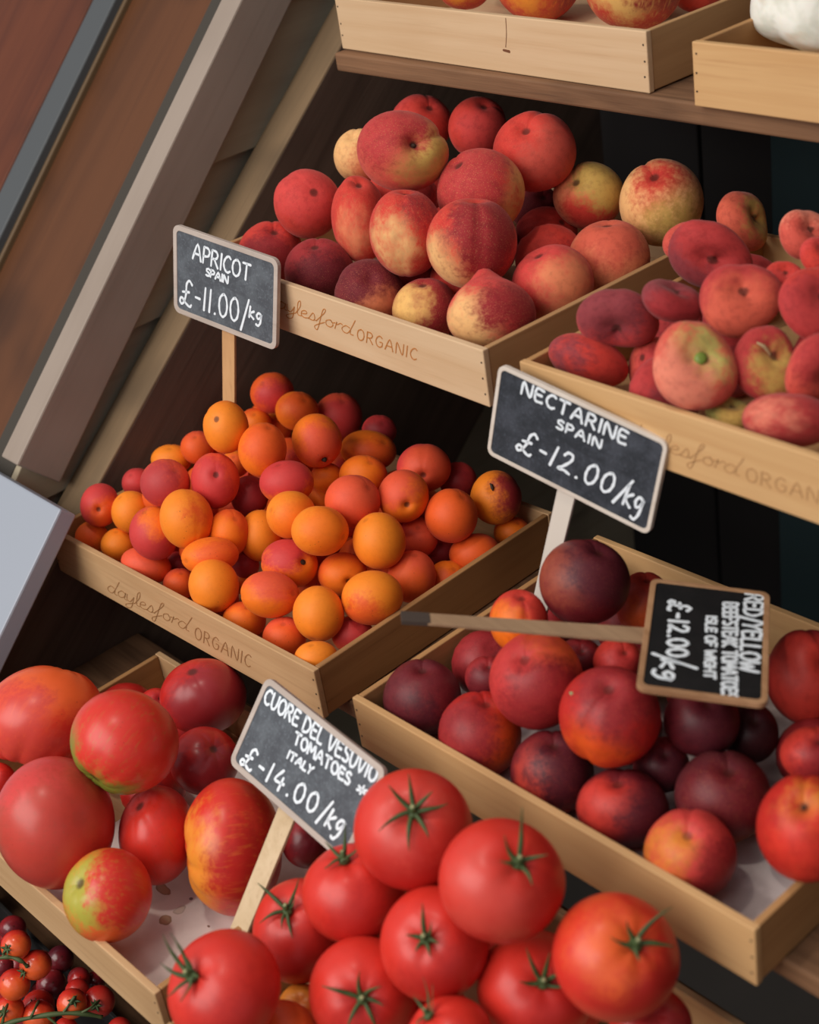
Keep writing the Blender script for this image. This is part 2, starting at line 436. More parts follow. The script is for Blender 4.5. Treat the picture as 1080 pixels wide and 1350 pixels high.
# the slanted plane that carries the brown planks
p0S = on_plane(318, 0, (-1.352, 0, 0), np.array([1., 0, 0]))
pT = on_plane(318, 0, (-1.330, 0, 0), np.array([1., 0, 0]))
def slanted(name, u0, u1, vline, lo, hi, drop, th, mat):
    """plank in the slanted plane: between photo x positions u0 and u1 along the line v = vline"""
    pp = pT - nT*drop
    a = on_plane(u0, vline, pp, nT); b = on_plane(u1, vline, pp, nT)
    xa, xb = a[0], b[0]
    base = pp + dT*0
    q = [np.array([xa, base[1], base[2]])-dT*lo, np.array([xb, base[1], base[2]])-dT*lo, np.array([xb, base[1], base[2]])+dT*hi, np.array([xa, base[1], base[2]])+dT*hi]
    return prism(name, q, nT, th, mat, None, .002)
M_brown = wood('brown_beam', (96,58,32), (78,46,25), (50,30,18), 1, grain=.35, rough=.5, rot=(-.76,0,0), knots=.6)
M_pine = wood('red_pine', (104,54,30), (82,40,23), (52,27,17), 1, grain=.5, rough=.5, rot=(-.76,0,0), knots=.5)
M_greyp = plain('grey_strip', (74,78,80), .5)
M_tanedge = plain('tan_edge', (98,76,50), .6)
for nm, u0, u1, dr, mt in (('trim_2', 164, 322, .035, M_brown), ('trim_3', 152, 166, .028, M_tanedge), ('trim_4', 122, 151, .018, M_greyp), ('trim_5', -260, 121, .030, M_pine)):
    tag(slanted(nm, u0, u1, 0, 1.15, .5, dr, .02, mt), kind='structure')
# white painted panel under the trim
M_white = plain('white_panel', (150,157,168), .5)
pp = pT + nT*.004
c = on_plane(80, 671, pp, nT)
q = [c, c-dT*.42, c-dT*.42+np.array([-.5, 0, 0]), c+np.array([-.5, 0, 0])]
tag(prism('trim_6', q, nT, .02, M_white, None, .002), kind='structure')

# ground and surroundings
M_pave = MB('paving'); tc = M_pave.new('ShaderNodeTexCoord').outputs['Object']
M_pave.put(M_pave.b.inputs['Base Color'], M_pave.mix(M_pave.noise(tc, 6, 5), (*lin((96,92,88)), 1), (*lin((126,120,114)), 1))); M_pave.b.inputs['Roughness'].default_value = .85
tag(box('floor', -5, 4, -5, 4, -.05, 0, M_pave.m, None, 0), kind='structure')
M_wallb = plain('shop_back_wall', (36,34,33), .9)
tag(box('wall_back', -4, 3, 1.9, 2.0, 0, 3, M_wallb, None, 0), kind='structure')

# ------------------------------------------------------------------ fruit: shapes
def unit_grid(nu, nv):
    th = np.linspace(0, math.pi, nv+1); ph = np.arange(nu)*2*math.pi/nu
    D = [(0, 0, 1)]
    for t in th[1:-1]:
        for p in ph: D.append((math.sin(t)*math.cos(p), math.sin(t)*math.sin(p), math.cos(t)))
    D.append((0, 0, -1)); F = []
    for i in range(nu): F.append((0, 1+i, 1+(i+1) % nu))
    for j in range(nv-2):
        for i in range(nu):
            a = 1+j*nu+i; b = 1+j*nu+(i+1) % nu; F.append((a, a+nu, b+nu, b))
    e = len(D)-1; s0 = 1+(nv-2)*nu
    for i in range(nu): F.append((s0+i, e, s0+(i+1) % nu))
    return np.array(D, float), F
GRID = unit_grid(44, 30); GRID_S = unit_grid(20, 12)
GRID_L = unit_grid(72, 44)
def lump(D, seed, amp, fr=1.6):
    r = np.random.default_rng(seed); s = np.zeros(len(D))
    for _ in range(5):
        k = r.normal(size=3)*fr; s += np.sin(D @ k + r.uniform(0, 6.28))
    return s*amp/3
def shape(kind, D, seed, o):
    """displace unit directions D (stem at +z) into the fruit's form"""
    x, y, z = D.T; th = np.arccos(np.clip(z, -1, 1)); ph = np.arctan2(y, x); st = np.sin(th)
    r = 1+lump(D, seed, o.get('lump', .02)); V = None
    if kind == 'peach':
        gv = np.exp(-(ph/.11)**2)*np.clip(st*1.4, 0, 1)
        r = r-o.get('groove', .055)*gv*(.6+.4*np.cos(th*.6)) + .02*np.exp(-((np.abs(ph)-.42)/.25)**2)*st
        r = r-o.get('cav', .17)*np.exp(-(th/.26)**2)-.04*np.exp(-((math.pi-th)/.2)**2)
        r = r+o.get('tip', 0)*np.exp(-((math.pi-th)/.22)**2)*1.0+o.get('tip', 0)*.5*np.exp(-((math.pi-th)/.6)**2)
        V = D*r[:, None]
    elif kind == 'flat':
        fl = o.get('flat', .62)
        lob = 1+.05*np.cos(2*ph+seed)+.035*np.cos(3*ph+2*seed)
        r = r*lob-.05*np.exp(-(ph/.2)**2)*st
        V = D*r[:, None]; zz = V[:, 2]*fl
        dip = .42*np.exp(-(th/.42)**2)*fl; dip2 = .38*np.exp(-((math.pi-th)/.42)**2)*fl
        V[:, 2] = zz-dip+dip2
    elif kind == 'apricot':
        gv = np.exp(-(ph/.13)**2)*np.clip(st*1.3, 0, 1)
        r = r-.028*gv-o.get('cav', .09)*np.exp(-(th/.2)**2); V = D*r[:, None]
    elif kind == 'tomato':
        n = 5+seed % 3
        r = r+.014*np.cos(n*ph+seed)*np.exp(-(th/.9)**2)*np.clip(th*3, 0, 1)
        r = r-.15*np.exp(-(th/.30)**2)-.03*np.exp(-((math.pi-th)/.3)**2)
        V = D*r[:, None]; V[:, 2] *= .90
    elif kind == 'heirloom':
        n = o.get('ribs', 9); a = o.get('ribamp', .035)
        rb = np.abs(np.cos(n*.5*ph+seed*.7+.5*np.sin(2*ph+seed)))**.7
        fade = np.exp(-(th/1.0)**2)+.35*np.exp(-((math.pi-th)/.7)**2)
        r = r+a*(rb-.6)*fade*1.6*np.clip(th*2.2-.15, 0, 1)-o.get('cav', .14)*np.exp(-(th/.30)**2)-.08*np.exp(-((math.pi-th)/.25)**2)
        V = D*r[:, None]
    elif kind == 'apple':
        r = r-.25*np.exp(-(th/.3)**2)-.15*np.exp(-((math.pi-th)/.3)**2); V = D*r[:, None]
    else:
        V = D*r[:, None]
    return V
def frame_from(stem, spin):
    z = np.asarray(stem, float); z = z/np.linalg.norm(z)
    a = np.array([0, -1, 0.]) if abs(z[1]) < .95 else np.array([1., 0, 0])
    x = a-z*np.dot(a, z); x /= np.linalg.norm(x); y = np.cross(z, x)
    c, s = math.cos(spin), math.sin(spin)
    return np.array([x*c+y*s, -x*s+y*c, z]).T              # columns x y z in the view frame
def view_dir(sx, sy, back=False):
    r2 = sx*sx+sy*sy
    if r2 > .96: k = .98/math.sqrt(r2); sx *= k; sy *= k; r2 = .96
    w_ = math.sqrt(1-r2)
    return np.array([sx, sy, w_ if back else -w_])         # right, down, forward

# ------------------------------------------------------------------ fruit: materials driven by per-object colours
def fruit_mat(name, rough=.5, fuzz=0.0, edge=.22, nscale=1.6, speck=0.0, streak=0.0, spots=0.0, coat=0.0, bump=.0, spec=.4, sss=.06, cavdark=.5, dots=0.0, mottle=.12):
    b = MB(name); rest = b.attr('rest', 'GEOMETRY').outputs['Vector']
    seed = b.attr('seed').outputs['Fac']
    off = b.new('ShaderNodeCombineXYZ'); b.put(off.inputs[0], seed); b.put(off.inputs[1], b.math('MULTIPLY', seed, 1.7)); b.put(off.inputs[2], b.math('MULTIPLY', seed, .6))
    p = b.vmath('ADD', rest, off.outputs[0])
    n1 = b.noise(p, nscale, 3, .55); n2 = b.noise(p, 9, 3, .6); n3 = b.noise(p, 40, 2, .6)
    ca, cb, cc = (b.attr(q).outputs['Color'] for q in ('col_a', 'col_b', 'col_c'))
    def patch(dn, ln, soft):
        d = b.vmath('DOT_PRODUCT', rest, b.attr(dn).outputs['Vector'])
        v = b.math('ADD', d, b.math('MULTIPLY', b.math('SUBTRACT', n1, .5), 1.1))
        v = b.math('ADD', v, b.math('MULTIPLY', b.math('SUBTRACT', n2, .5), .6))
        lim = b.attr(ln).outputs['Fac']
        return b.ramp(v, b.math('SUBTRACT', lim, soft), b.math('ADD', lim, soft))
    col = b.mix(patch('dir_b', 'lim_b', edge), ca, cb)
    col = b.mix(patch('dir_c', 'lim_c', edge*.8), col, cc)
    mot = b.noise(p, 4.5, 4, .65)
    col = b.mix(b.math('MULTIPLY', b.ramp(mot, .42, .72), mottle), col, b.mix(1.0, col, (.50, .38, .42, 1), 'MULTIPLY'))
    if streak:
        sv = b.vmath('MULTIPLY', p, (7, 7, .8)); s_ = b.noise(sv, 2.2, 3, .6)
        col = b.mix(b.math('MULTIPLY', b.ramp(s_, .5, .72), streak), col, cb)
    if speck:
        col = b.mix(b.math('MULTIPLY', b.ramp(n3, .56, .7), speck), col, b.mix(.5, cb, (*lin((205,140,96)), 1)))
    if dots:
        vo = b.new('ShaderNodeTexVoronoi'); b.put(vo.inputs['Vector'], p); vo.inputs['Scale'].default_value = 5.0
        msk = b.math('MULTIPLY', b.math('SUBTRACT', 1, b.ramp(vo.outputs['Distance'], .05, .10)), b.math('GREATER_THAN', b.noise(p, 1.1, 1), .54))
        col = b.mix(b.math('MULTIPLY', msk, dots), col, (*lin((84,40,24)), 1))
    # dark scar in the stem cavity
    zz = b.new('ShaderNodeSeparateXYZ'); b.put(zz.inputs[0], rest)
    cav = b.ramp(b.math('ADD', zz.outputs[2], b.math('MULTIPLY', b.math('SUBTRACT', n3, .5), .01)), .985, .998)
    col = b.mix(b.math('MULTIPLY', cav, b.math('MULTIPLY', b.attr('scar').outputs['Fac'], cavdark*1.6), None, True), col, (*lin((62,30,22)), 1))
    b.put(b.b.inputs['Base Color'], col)
    b.b.inputs['Roughness'].default_value = rough; b.b.inputs['Specular IOR Level'].default_value = spec
    b.b.inputs['Sheen Weight'].default_value = fuzz; b.b.inputs['Sheen Roughness'].default_value = .45
    b.b.inputs['Sheen Tint'].default_value = (1, .82, .78, 1)
    b.b.inputs['Coat Weight'].default_value = coat; b.b.inputs['Coat Roughness'].default_value = .22
    b.b.inputs['Subsurface Weight'].default_value = sss; b.b.inputs['Subsurface Radius'].default_value = (.8, .3, .15); b.b.inputs['Subsurface Scale'].default_value = .006
    if bump: b.bump(b.math('ADD', n3, b.math('MULTIPLY', n2, .5)), bump, .0006)
    return b.m
FM = {
'peach': fruit_mat('peach_skin', .68, .10, .34, speck=.35, bump=.25, spec=.2, dots=.15, mottle=.42),
'flat': fruit_mat('flat_peach_skin', .72, .14, .36, nscale=2.4, speck=.2, bump=.3, spec=.2, mottle=.5),
'apricot': fruit_mat('apricot_skin', .55, .03, .38, speck=.12, bump=.12, spec=.3, dots=.8),
'nectarine': fruit_mat('nectarine_skin', .46, .0, .38, speck=.22, bump=.06, spec=.28, sss=.03, cavdark=.35, mottle=.4),
'tomato': fruit_mat('tomato_skin', .40, 0, .5, nscale=1.2, bump=.02, spec=.40, coat=.05),
'heirloom': fruit_mat('ribbed_tomato_skin', .36, 0, .30, streak=.22, bump=.04, spec=.40, coat=.06, dots=.25),
'apple': fruit_mat('apple_skin', .38, 0, .3, streak=.5, speck=.25, spec=.45),
'cherry': fruit_mat('small_tomato_skin', .24, 0, .5, spec=.5, coat=.15),
}
M_green = MB('green_sepal'); tc = M_green.new('ShaderNodeTexCoord').outputs['Object']
M_green.put(M_green.b.inputs['Base Color'], M_green.mix(M_green.noise(tc, 120, 2), (*lin((46,62,32)), 1), (*lin((78,98,50)), 1))); M_green.b.inputs['Roughness'].default_value = .6
M_green = M_green.m
M_stemcut = plain('cut_stem', (150,148,104), .7)
M_darkgreen = plain('vine_green', (70,84,44), .6)
M_straw = plain('dry_stem', (168,142,104), .7)
M_scar = plain('bark_scar', (58,40,28), .8)

# ------------------------------------------------------------------ fruit: placing
def to_local(P, k):
    X, Y, Z, L, W, yw = CR[k]; c, s = math.cos(yw), math.sin(yw); dx, dy = P[..., 0]-X, P[..., 1]-Y
    return X+dx*c+dy*s, Y-dx*s+dy*c
def local_bounds(k):
    X, Y, Z, L, W, yw = CR[k]; return X, X+L, Y, Y+W, Z+CAMZ
def settle(k, F, mound, floor_h=.0068, iters=500):
    """F: list of dict(u,v,a,b,ang), front ones first. returns the distance along the view axis for each"""
    x0, x1, y0, y1, zr = local_bounds(k); zf = zr-CH+floor_h
    n = len(F); D = np.array([ray(f['u'], f['v']) for f in F]); rp = np.array([(f['a']+f['b'])*.5 for f in F])
    t = np.zeros(n); lo = np.zeros(n); hi = np.zeros(n)
    hm, off = mound
    for i in range(n):
        f = F[i]; ts = np.linspace(.7, 2.6, 1200); P = CAM+ts[:, None]*D[i]; R = rp[i]*ts/FPX*f.get('dz', 1)
        lx, ly = to_local(P, k); s = (ly-y0)/(y1-y0); u_ = (lx-x0)/(x1-x0)
        g = np.clip(s/.55, 0, 1); g = g*g*(3-2*g); lat = 1-np.clip(abs(2*u_-1), 0, 1.3)**4*.8
        surf = zr-R+off+hm*g*lat
        below = np.where(P[:, 2] <= surf)[0]; t[i] = ts[below[0]] if len(below) else 1.5
        okf = (P[:, 2] >= zf+R*.98)
        h_ = np.sqrt(np.clip(R*R-np.clip(P[:, 2]-zr, 0, None)**2, 0, None))*.97*f.get('reach', 1)      # reach at rim height
        inner = ly >= y0+TH+h_
        inn2 = ly <= y1-TH-h_
        right = lx <= x1-TH-h_; left = lx >= x0+TH+h_
        ok = okf & inner & inn2 & right & left
        idx = np.where(ok)[0]
        if len(idx) == 0: lo[i], hi[i] = t[i]-.004, t[i]+.004; f['bad'] = 1; continue
        # contiguous range nearest to t
        j = idx[np.argmin(abs(ts[idx]-t[i]))]; a = b = j
        while a-1 >= 0 and ok[a-1]: a -= 1
        while b+1 < len(ts) and ok[b+1]: b += 1
        lo[i], hi[i] = ts[a], ts[b]
    for i in range(n):
        if 'tmax' in F[i]: hi[i] = min(hi[i], F[i]['tmax']); lo[i] = min(lo[i], hi[i]-.002)
        if 'tmin' in F[i]: lo[i] = max(lo[i], F[i]['tmin']); hi[i] = max(hi[i], lo[i]+.002)
    t = np.clip(t, lo, hi); t0 = t.copy()
    uv = np.array([(f['u'], f['v']) for f in F])
    pairs = []
    def supp(f, d):
        c, s = math.cos(math.radians(f['ang'])), math.sin(math.radians(f['ang'])); x = d[0]*c+d[1]*s; y = -d[0]*s+d[1]*c
        return 1/math.sqrt((x/f['a'])**2+(y/f['b'])**2)
    for i in range(n):
        for j in range(i+1, n):
            d = uv[j]-uv[i]; L = np.linalg.norm(d)+1e-6; ri, rj = supp(F[i], d/L), supp(F[j], d/L)
            if L < (ri+rj)*1.02: pairs.append((i, j, ri, rj))
    for it in range(iters):
        mv = 0
        for i, j, ri, rj in pairs:
            Pi, Pj = D[i]*t[i], D[j]*t[j]; need = (ri*t[i]+rj*t[j])/FPX*.97
            d = np.linalg.norm(Pi-Pj)
            if d < need or t[i] > t[j]:
                # separate along the rays, i towards the camera
                perp2 = max(d*d-((t[j]-t[i])*1.05)**2, 0); gap = math.sqrt(max(need*need-perp2, 0))/1.05
                e = (gap-(t[j]-t[i])); e = min(max(e, 0), .05)*.5
                ti = max(t[i]-e*.5, lo[i]); tj = min(t[j]+e*.5, hi[j]); mv += abs(ti-t[i])+abs(tj-t[j]); t[i], t[j] = ti, tj
        t += (t0-t)*.004
        if mv < 1e-5: break
    worst = []
    for i, j, ri, rj in pairs:
        d = np.linalg.norm(D[i]*t[i]-D[j]*t[j]); need = (ri*t[i]+rj*t[j])/FPX
        if d < need*.90: worst.append((round((need-d)*1000, 1), F[i].get('id', i), F[j].get('id', j)))
    worst.sort(reverse=True)
    print('SETTLE', k, 'overlaps', len(worst), worst[:6], 'bad', [f.get('id') for f in F if f.get('bad')])
    return t
def attr_dir(B, d): return [float(q) for q in (B.T @ d)]
def make_fruit(name, kind, mat, f, t, cols, label, cat, group, grid=None):
    """f: photo ellipse; the mesh is baked in world axes about its centre"""
    grid = grid or GRID; Dg, Fg = grid
    seed = f['seed']; o = f.get('opt', {})
    if o.get('plump'): kind = 'apricot'
    V = shape(kind, Dg, seed, o)
    B = frame_from(view_dir(*f['stem']), f.get('spin', 0))       # local -> view
    Vv = V @ B.T                                                  # view frame, unit
    # normalise silhouette then stretch to the ellipse
    ang = math.radians(f['ang']); c, s = math.cos(ang), math.sin(ang)
    Q = np.array([[c, s, 0], [-s, c, 0], [0, 0, 1]])
    Vq = Vv @ Q.T
    ex = (Vq[:, 0].max()-Vq[:, 0].min())/2; ey = (Vq[:, 1].max()-Vq[:, 1].min())/2
    Vq[:, 0] -= (Vq[:, 0].max()+Vq[:, 0].min())/2; Vq[:, 1] -= (Vq[:, 1].max()+Vq[:, 1].min())/2
    ra, rb = f['a']*t/FPX, f['b']*t/FPX
    rz = (ra+rb)/2*f.get('dz', 1)
    S = np.array([ra/ex, rb/ey, rz if kind != 'flat' else rz])
    M3 = RC.T @ Q.T @ np.diag(S) @ Q                              # view unit -> world
    Vw = (Vq*S) @ Q @ RC
    loc = CAM+ray(f['u'], f['v'])*t
    ob = mesh_obj(name, Vw, Fg, mat, None, True, rest=Dg, loc=tuple(loc))
    for kk, cv in zip(('col_a', 'col_b', 'col_c'), cols): ob[kk] = [float(q) for q in lin(cv)]
    db = f.get('db', (.5, .6)); dc = f.get('dc', (0, 0))
    ob['dir_b'] = attr_dir(B, view_dir(*db[:2], back=(len(db) > 2 and db[2] == 'k'))); ob['dir_c'] = attr_dir(B, view_dir(*dc[:2]))
    ob['lim_b'] = float(f.get('lb', .3)); ob['lim_c'] = float(f.get('lc', 5.0)); ob['seed'] = float(seed*1.37 % 23); ob['scar'] = float(f.get('scar', 1))
    tag(ob, label, cat, group)
    return ob, B, M3, loc, S, Q
def fillers(k, F, t, rad, name, kind, mat, cols, label, cat, group, nmax, zcap, cover=.86):
    """the ones deep in the heap that carry the visible ones"""
    x0, x1, y0, y1, zr = local_bounds(k); zf = zr-CH+.0068
    Pc = [CAM+ray(f['u'], f['v'])*tt for f, tt in zip(F, t)]; Rr = [(f['a']+f['b'])*.5*tt/FPX for f, tt in zip(F, t)]
    uv = [(f['u'], f['v']) for f in F]; out = []; rng = np.random.default_rng(len(F)+int(rad*1e4))
    dep = list(t)
    cand = []
    for _ in range(6000):
        R = rad*rng.uniform(.9, 1.0)
        p = np.array([rng.uniform(x0+TH+R, x1-TH-R), rng.uniform(y0+TH+R, y1-TH-R), rng.uniform(zf+R, zr+zcap)])
        _l = p[:2]-np.array([x0, y0]); _y = CR[k][5]; p[0] = x0+_l[0]*math.cos(_y)-_l[1]*math.sin(_y); p[1] = y0+_l[0]*math.sin(_y)+_l[1]*math.cos(_y)
        cand.append((p[2], R, p))
    cand.sort(key=lambda q: q[0])
    for _, R, p in cand:
        if len(out) >= nmax: break
        if p[2] > zf+R*1.15 and not any(np.linalg.norm((p-q)[:2]) < (R+r)*.8 and q[2] < p[2] and np.linalg.norm(p-q) < (R+r)*1.35 for q, r in zip(Pc, Rr)): continue
        if any(np.linalg.norm(p-q) < (R+r)*.955 for q, r in zip(Pc, Rr)): continue
        c = RC @ (p-CAM); tt = c[2]; u = 540+FPX*c[0]/tt; v = 675+FPX*c[1]/tt; rp = R*FPX/tt
        cov = 0; N = 0
        for a in np.linspace(0, 2*math.pi, 12, endpoint=False):
            for q in (.5, .95):
                uu, vv = u+rp*q*math.cos(a), v+rp*q*math.sin(a); N += 1
                hid = any(dd < tt and (uu-f['u'])**2+(vv-f['v'])**2 < ((f['a']*f['b'])**.5*.98)**2 for f, dd in zip(F, dep))
                if not hid:
                    # behind the front or side panel
                    d = ray(uu, vv); tf = (y0)/d[1]
                    if tf < tt and (CAM+d*tf)[2] < zr and x0 < (d*tf)[0] < x1: hid = True
                cov += hid
        if cov < N*cover: continue
        Pc.append(p); Rr.append(R)
        out.append((u, v, rp, tt))
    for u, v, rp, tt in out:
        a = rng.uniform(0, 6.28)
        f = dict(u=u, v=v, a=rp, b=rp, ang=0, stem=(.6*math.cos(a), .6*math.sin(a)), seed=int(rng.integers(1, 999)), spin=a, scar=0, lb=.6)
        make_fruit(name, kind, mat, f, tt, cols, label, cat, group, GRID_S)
    print('FILL', k, len(out))

# ------------------------------------------------------------------ fruit: what lies where
PAL = dict(red=(198,58,48), deep=(150,40,44), maroon=(106,28,36), dark=(84,28,38), cream=(228,176,116), pink=(204,84,70), peach=(220,128,88),
 yel=(226,178,104), olive=(196,160,84), rose=(178,56,56), dusk=(136,54,60), pale=(222,128,104), orange=(236,116,24), amber=(238,132,32), burnt=(226,90,32),
 coral=(222,84,52), crim=(198,58,56), rasp=(204,66,62), tom=(208,50,38), tomd=(184,38,32), green=(120,132,50), lime=(168,160,60), gold=(226,140,50), brick=(188,62,50), plum=(94,34,42),
 copper=(150,74,54), blush=(206,92,70), ygreen=(180,176,96), vdark=(58,24,30), tpink=(208,68,56), flame=(230,96,44))
def rows(txt, base_seed):
    out = []
    for ln in txt.strip().split('\n'):
        a, lab = ln.split('|', 1); q = a.split(); d = dict(id=q[0], seed=base_seed+len(out)*7)
        d['u'], d['v'], d['a'], d['b'], d['ang'] = map(float, q[1:6]); d['stem'] = (float(q[6]), float(q[7])); d['spin'] = math.radians(float(q[8]))
        d['cols'] = [PAL[x] for x in q[9].split(',')]
        while len(d['cols']) < 3: d['cols'].append(d['cols'][0])
        d['db'] = (float(q[10]), float(q[11])); d['lb'] = float(q[12])
        op = {}
        for x in q[13:]:
            kx, vx = x.split('=')
            if kx == 'dc': d['dc'] = tuple(float(z_) for z_ in vx.split(','))
            elif kx in ('lc', 'dz', 'scar', 'tmax', 'tmin', 'reach'): d[kx] = float(vx)
            else: op[kx] = float(vx)
        if 'ribs' in op: op['ribs'] = int(op['ribs'])
        d['opt'] = op; d['label'] = lab.strip(); out.append(d)
    return out
# id  u v  a b angle  stem(x,y)  spin  colours  patch(x,y) threshold  options | label
PEACH = rows('''
P1 648 407 59 56 0 .12 .97 0 rasp,cream,deep -.6 .35 0.62 tip=.34 dc=.5,-.1 lc=.62 scar=0 cav=.05 groove=.02 | round peach with a pointed tip at the front corner of its crate
P2 622 321 60 60 0 .05 -.93 180 red,cream,deep -.6 .65 0.76 dc=.35,-.1 lc=.5 groove=.06 | red peach with a deep vertical crease, just above the pointed peach
P3 536 307 49 58 -8 0 -.93 170 red,cream,deep -.4 .5 0.8 dc=.6,-.5 lc=.75 groove=.03 | peach creamy below and red at the upper right, left of the deeply creased peach
P19 729 375 54 52 0  -.45 -.75 90 rasp,peach,deep .45 .35 .60 groove=.02 | red and apricot coloured peach by the right rim of the peach crate
P9 487 388 46 46 0  .05 -.35 70 maroon,peach,deep .5 .8 .6 dc=-.3,-.2 lc=1.3 scar=0 groove=.02 | dark maroon peach with a small tan spot, at the front rim
P10 561 410 44 43 0 -.1 -.8 0 deep,yel,red -.65 -.1 0.74 groove=.02 | small peach yellow on its left side, half behind the front rim
P4 531 200 61 52 12  .33 .02 -60 pink,olive,rose .6 .2 .72 dc=-.4,-.5 lc=.5 cav=.3 groove=.07 | large dusky pink peach with an open stem hollow, at the top of the heap
P5 474 289 37 57 -6 .05 -.80 60 red,peach,rasp -.2 .5 0.88 speck=1 | tall speckled peach left of the creamy peach, under the large hollow one
P11 634 254 58 57 10 -.6 -.6 40 red,yel,rose .92 .15 0.86 dc=-.4,-.2 lc=.5 groove=.04 | dusky red peach with a yellow right edge in the middle of the heap
P18 803 343 54 53 0  -.1 -.9 0 peach,blush,dusk -.2 -.6 .45 groove=.02 | pale orange peach with a dusky top near the right rim
P6 406 269 45 45 0  .25 -.15 40 red,rasp,deep .0 -.5 .3 groove=.02 cav=.06 | plain red peach at the left end of the heap
P8 421 357 46 42 0  -.1 -.7 0 deep,maroon,rose .2 .6 .4 | deep red peach at the front rim, second from the left
P7 357 334 43 42 0  .2 -.6 0 red,deep,rasp .1 .5 .4 | red peach at the front left corner, above the apricot sign
P15 705 200 55 52 8  -.32 -.42 -20 red,pink,deep .4 .35 .65 groove=.09 cav=.24 | red peach with a creased top, upper right of the heap
P17 872 267 55 57 0  -.33 -.5 30 cream,red,olive -.25 -.45 .72 dc=.3,.7 lc=.7 | big cream coloured peach with a red patch round its stem, far right of the heap
P16 776 258 47 44 0  -.5 -.3 20 peach,red,olive .1 .8 .55 dc=.5,-.45 lc=.45 | yellowish green peach with red flush, left of the big cream one
P20 721 307 41 34 0  .5 -.3 80 deep,red,maroon .1 -.3 .4 groove=.08 | dark red creased peach low between brighter ones, right of the middle
P21 706 274 34 30 0  .3 -.3 0 deep,maroon,red .1 .5 .3 | dim red peach deep in a gap under the creased top one
P12 630 168 39 40 0  .2 -.6 -90 red,rasp,deep .3 .2 .5 groove=.08 tmax=1.475 | red peach with a side crease at the back top of the heap
P13 556 163 41 37 0  .3 -.4 0 rasp,red,deep .2 .5 .3 tmax=1.52 | red peach peeping out behind the large hollow one
P14 474 206 34 35 0  -.3 -.6 0 cream,peach,pink .5 .6 .6 scar=0 tmax=1.49 | pale cream peach peeping out at the left behind the large hollow one
''', 100)
FLAT = rows('''
F3 1040 554 61 36 4  0 -.97 0 rose,pale,red -.65 -.1 .85 scar=0 plump=1 | flat peach lying on the front rim at the right edge, pale at its left end
F4 1078 484 49 42 -20  .5 .5 0 pink,rose,pale .3 -.4 .3 | pink flat peach at the right edge, above the one on the rim
F1 917 482 57 60 0  .17 -.32 0 pink,ygreen,pale .20 -.35 .80 dc=-.5,.3 lc=.6 cav=.3 dz=.75 scar=0 | large flat peach with a green hollow and stem facing out
F2 1010 479 46 52 10  .35 -.42 0 rose,olive,pale .35 .1 .72 dz=.75 | flat peach with a dry straw coloured stem, right of the green hollowed one
F6 1075 401 50 51 0  .3 -.3 0 red,rose,dusk -.2 .3 .3 dz=.7 | round looking red flat peach at the right edge
F5 978 397 56 50 0  .02 -.40 0 rose,blush,red 0 .4 .35 dz=.72 | rosy flat peach facing out with a shallow dimple, above the green hollowed one
F14 887 398 42 32 38  .2 -.8 0 dusk,deep,rose .2 .6 .3 | dusky purple flat peach lying tilted, left of the dimpled one
F13 815 420 54 38 -4  -.2 .75 0 rose,dusk,rasp -.5 -.2 .3 lump=.05 | lumpy dusky flat peach near the left rim of its crate
F15 776 475 55 32 20  .1 -.95 0 red,dusk,rose -.8 -.1 .75 scar=0 plump=1 | red flat peach at the front left corner of its crate
F16 861 487 32 43 0  -.6 -.3 0 pink,rose,rasp .2 .4 .3 dz=1.0 plump=1 | pink flat peach seen edge on, left of the green hollowed one
F18 964 546 33 25 0  .1 -.8 0 ygreen,olive,green .3 .4 .3 | pale green flat peach low at the front rim
F7 938 338 59 41 22  -.1 .45 0 dusk,rose,deep .2 -.3 .25 lump=.05 | big dusky flat peach tilted sideways at the top left of its crate
F9 980 290 39 38 20  .75 -.1 0 blush,olive,rasp .85 -.1 .75 | orange pink flat peach with a split side, highest in its crate
F12 1080 338 26 28 0  .2 -.5 0 rasp,red,rose 0 .5 .3 | small red flat peach at the right edge under a pale one
F10 1062 310 36 34 0  .3 -.3 0 pale,pink,rose -.3 .4 .35 | pale pink flat peach at the right edge
F11 1034 367 28 24 0  0 -.6 0 red,rasp,rose 0 .5 .3 | red flat peach half hidden behind the dimpled one
F8 902 318 27 27 0  -.5 -.6 0 pink,rose,rasp 0 .5 .3 | small pink flat peach behind the big dusky one
''', 300)
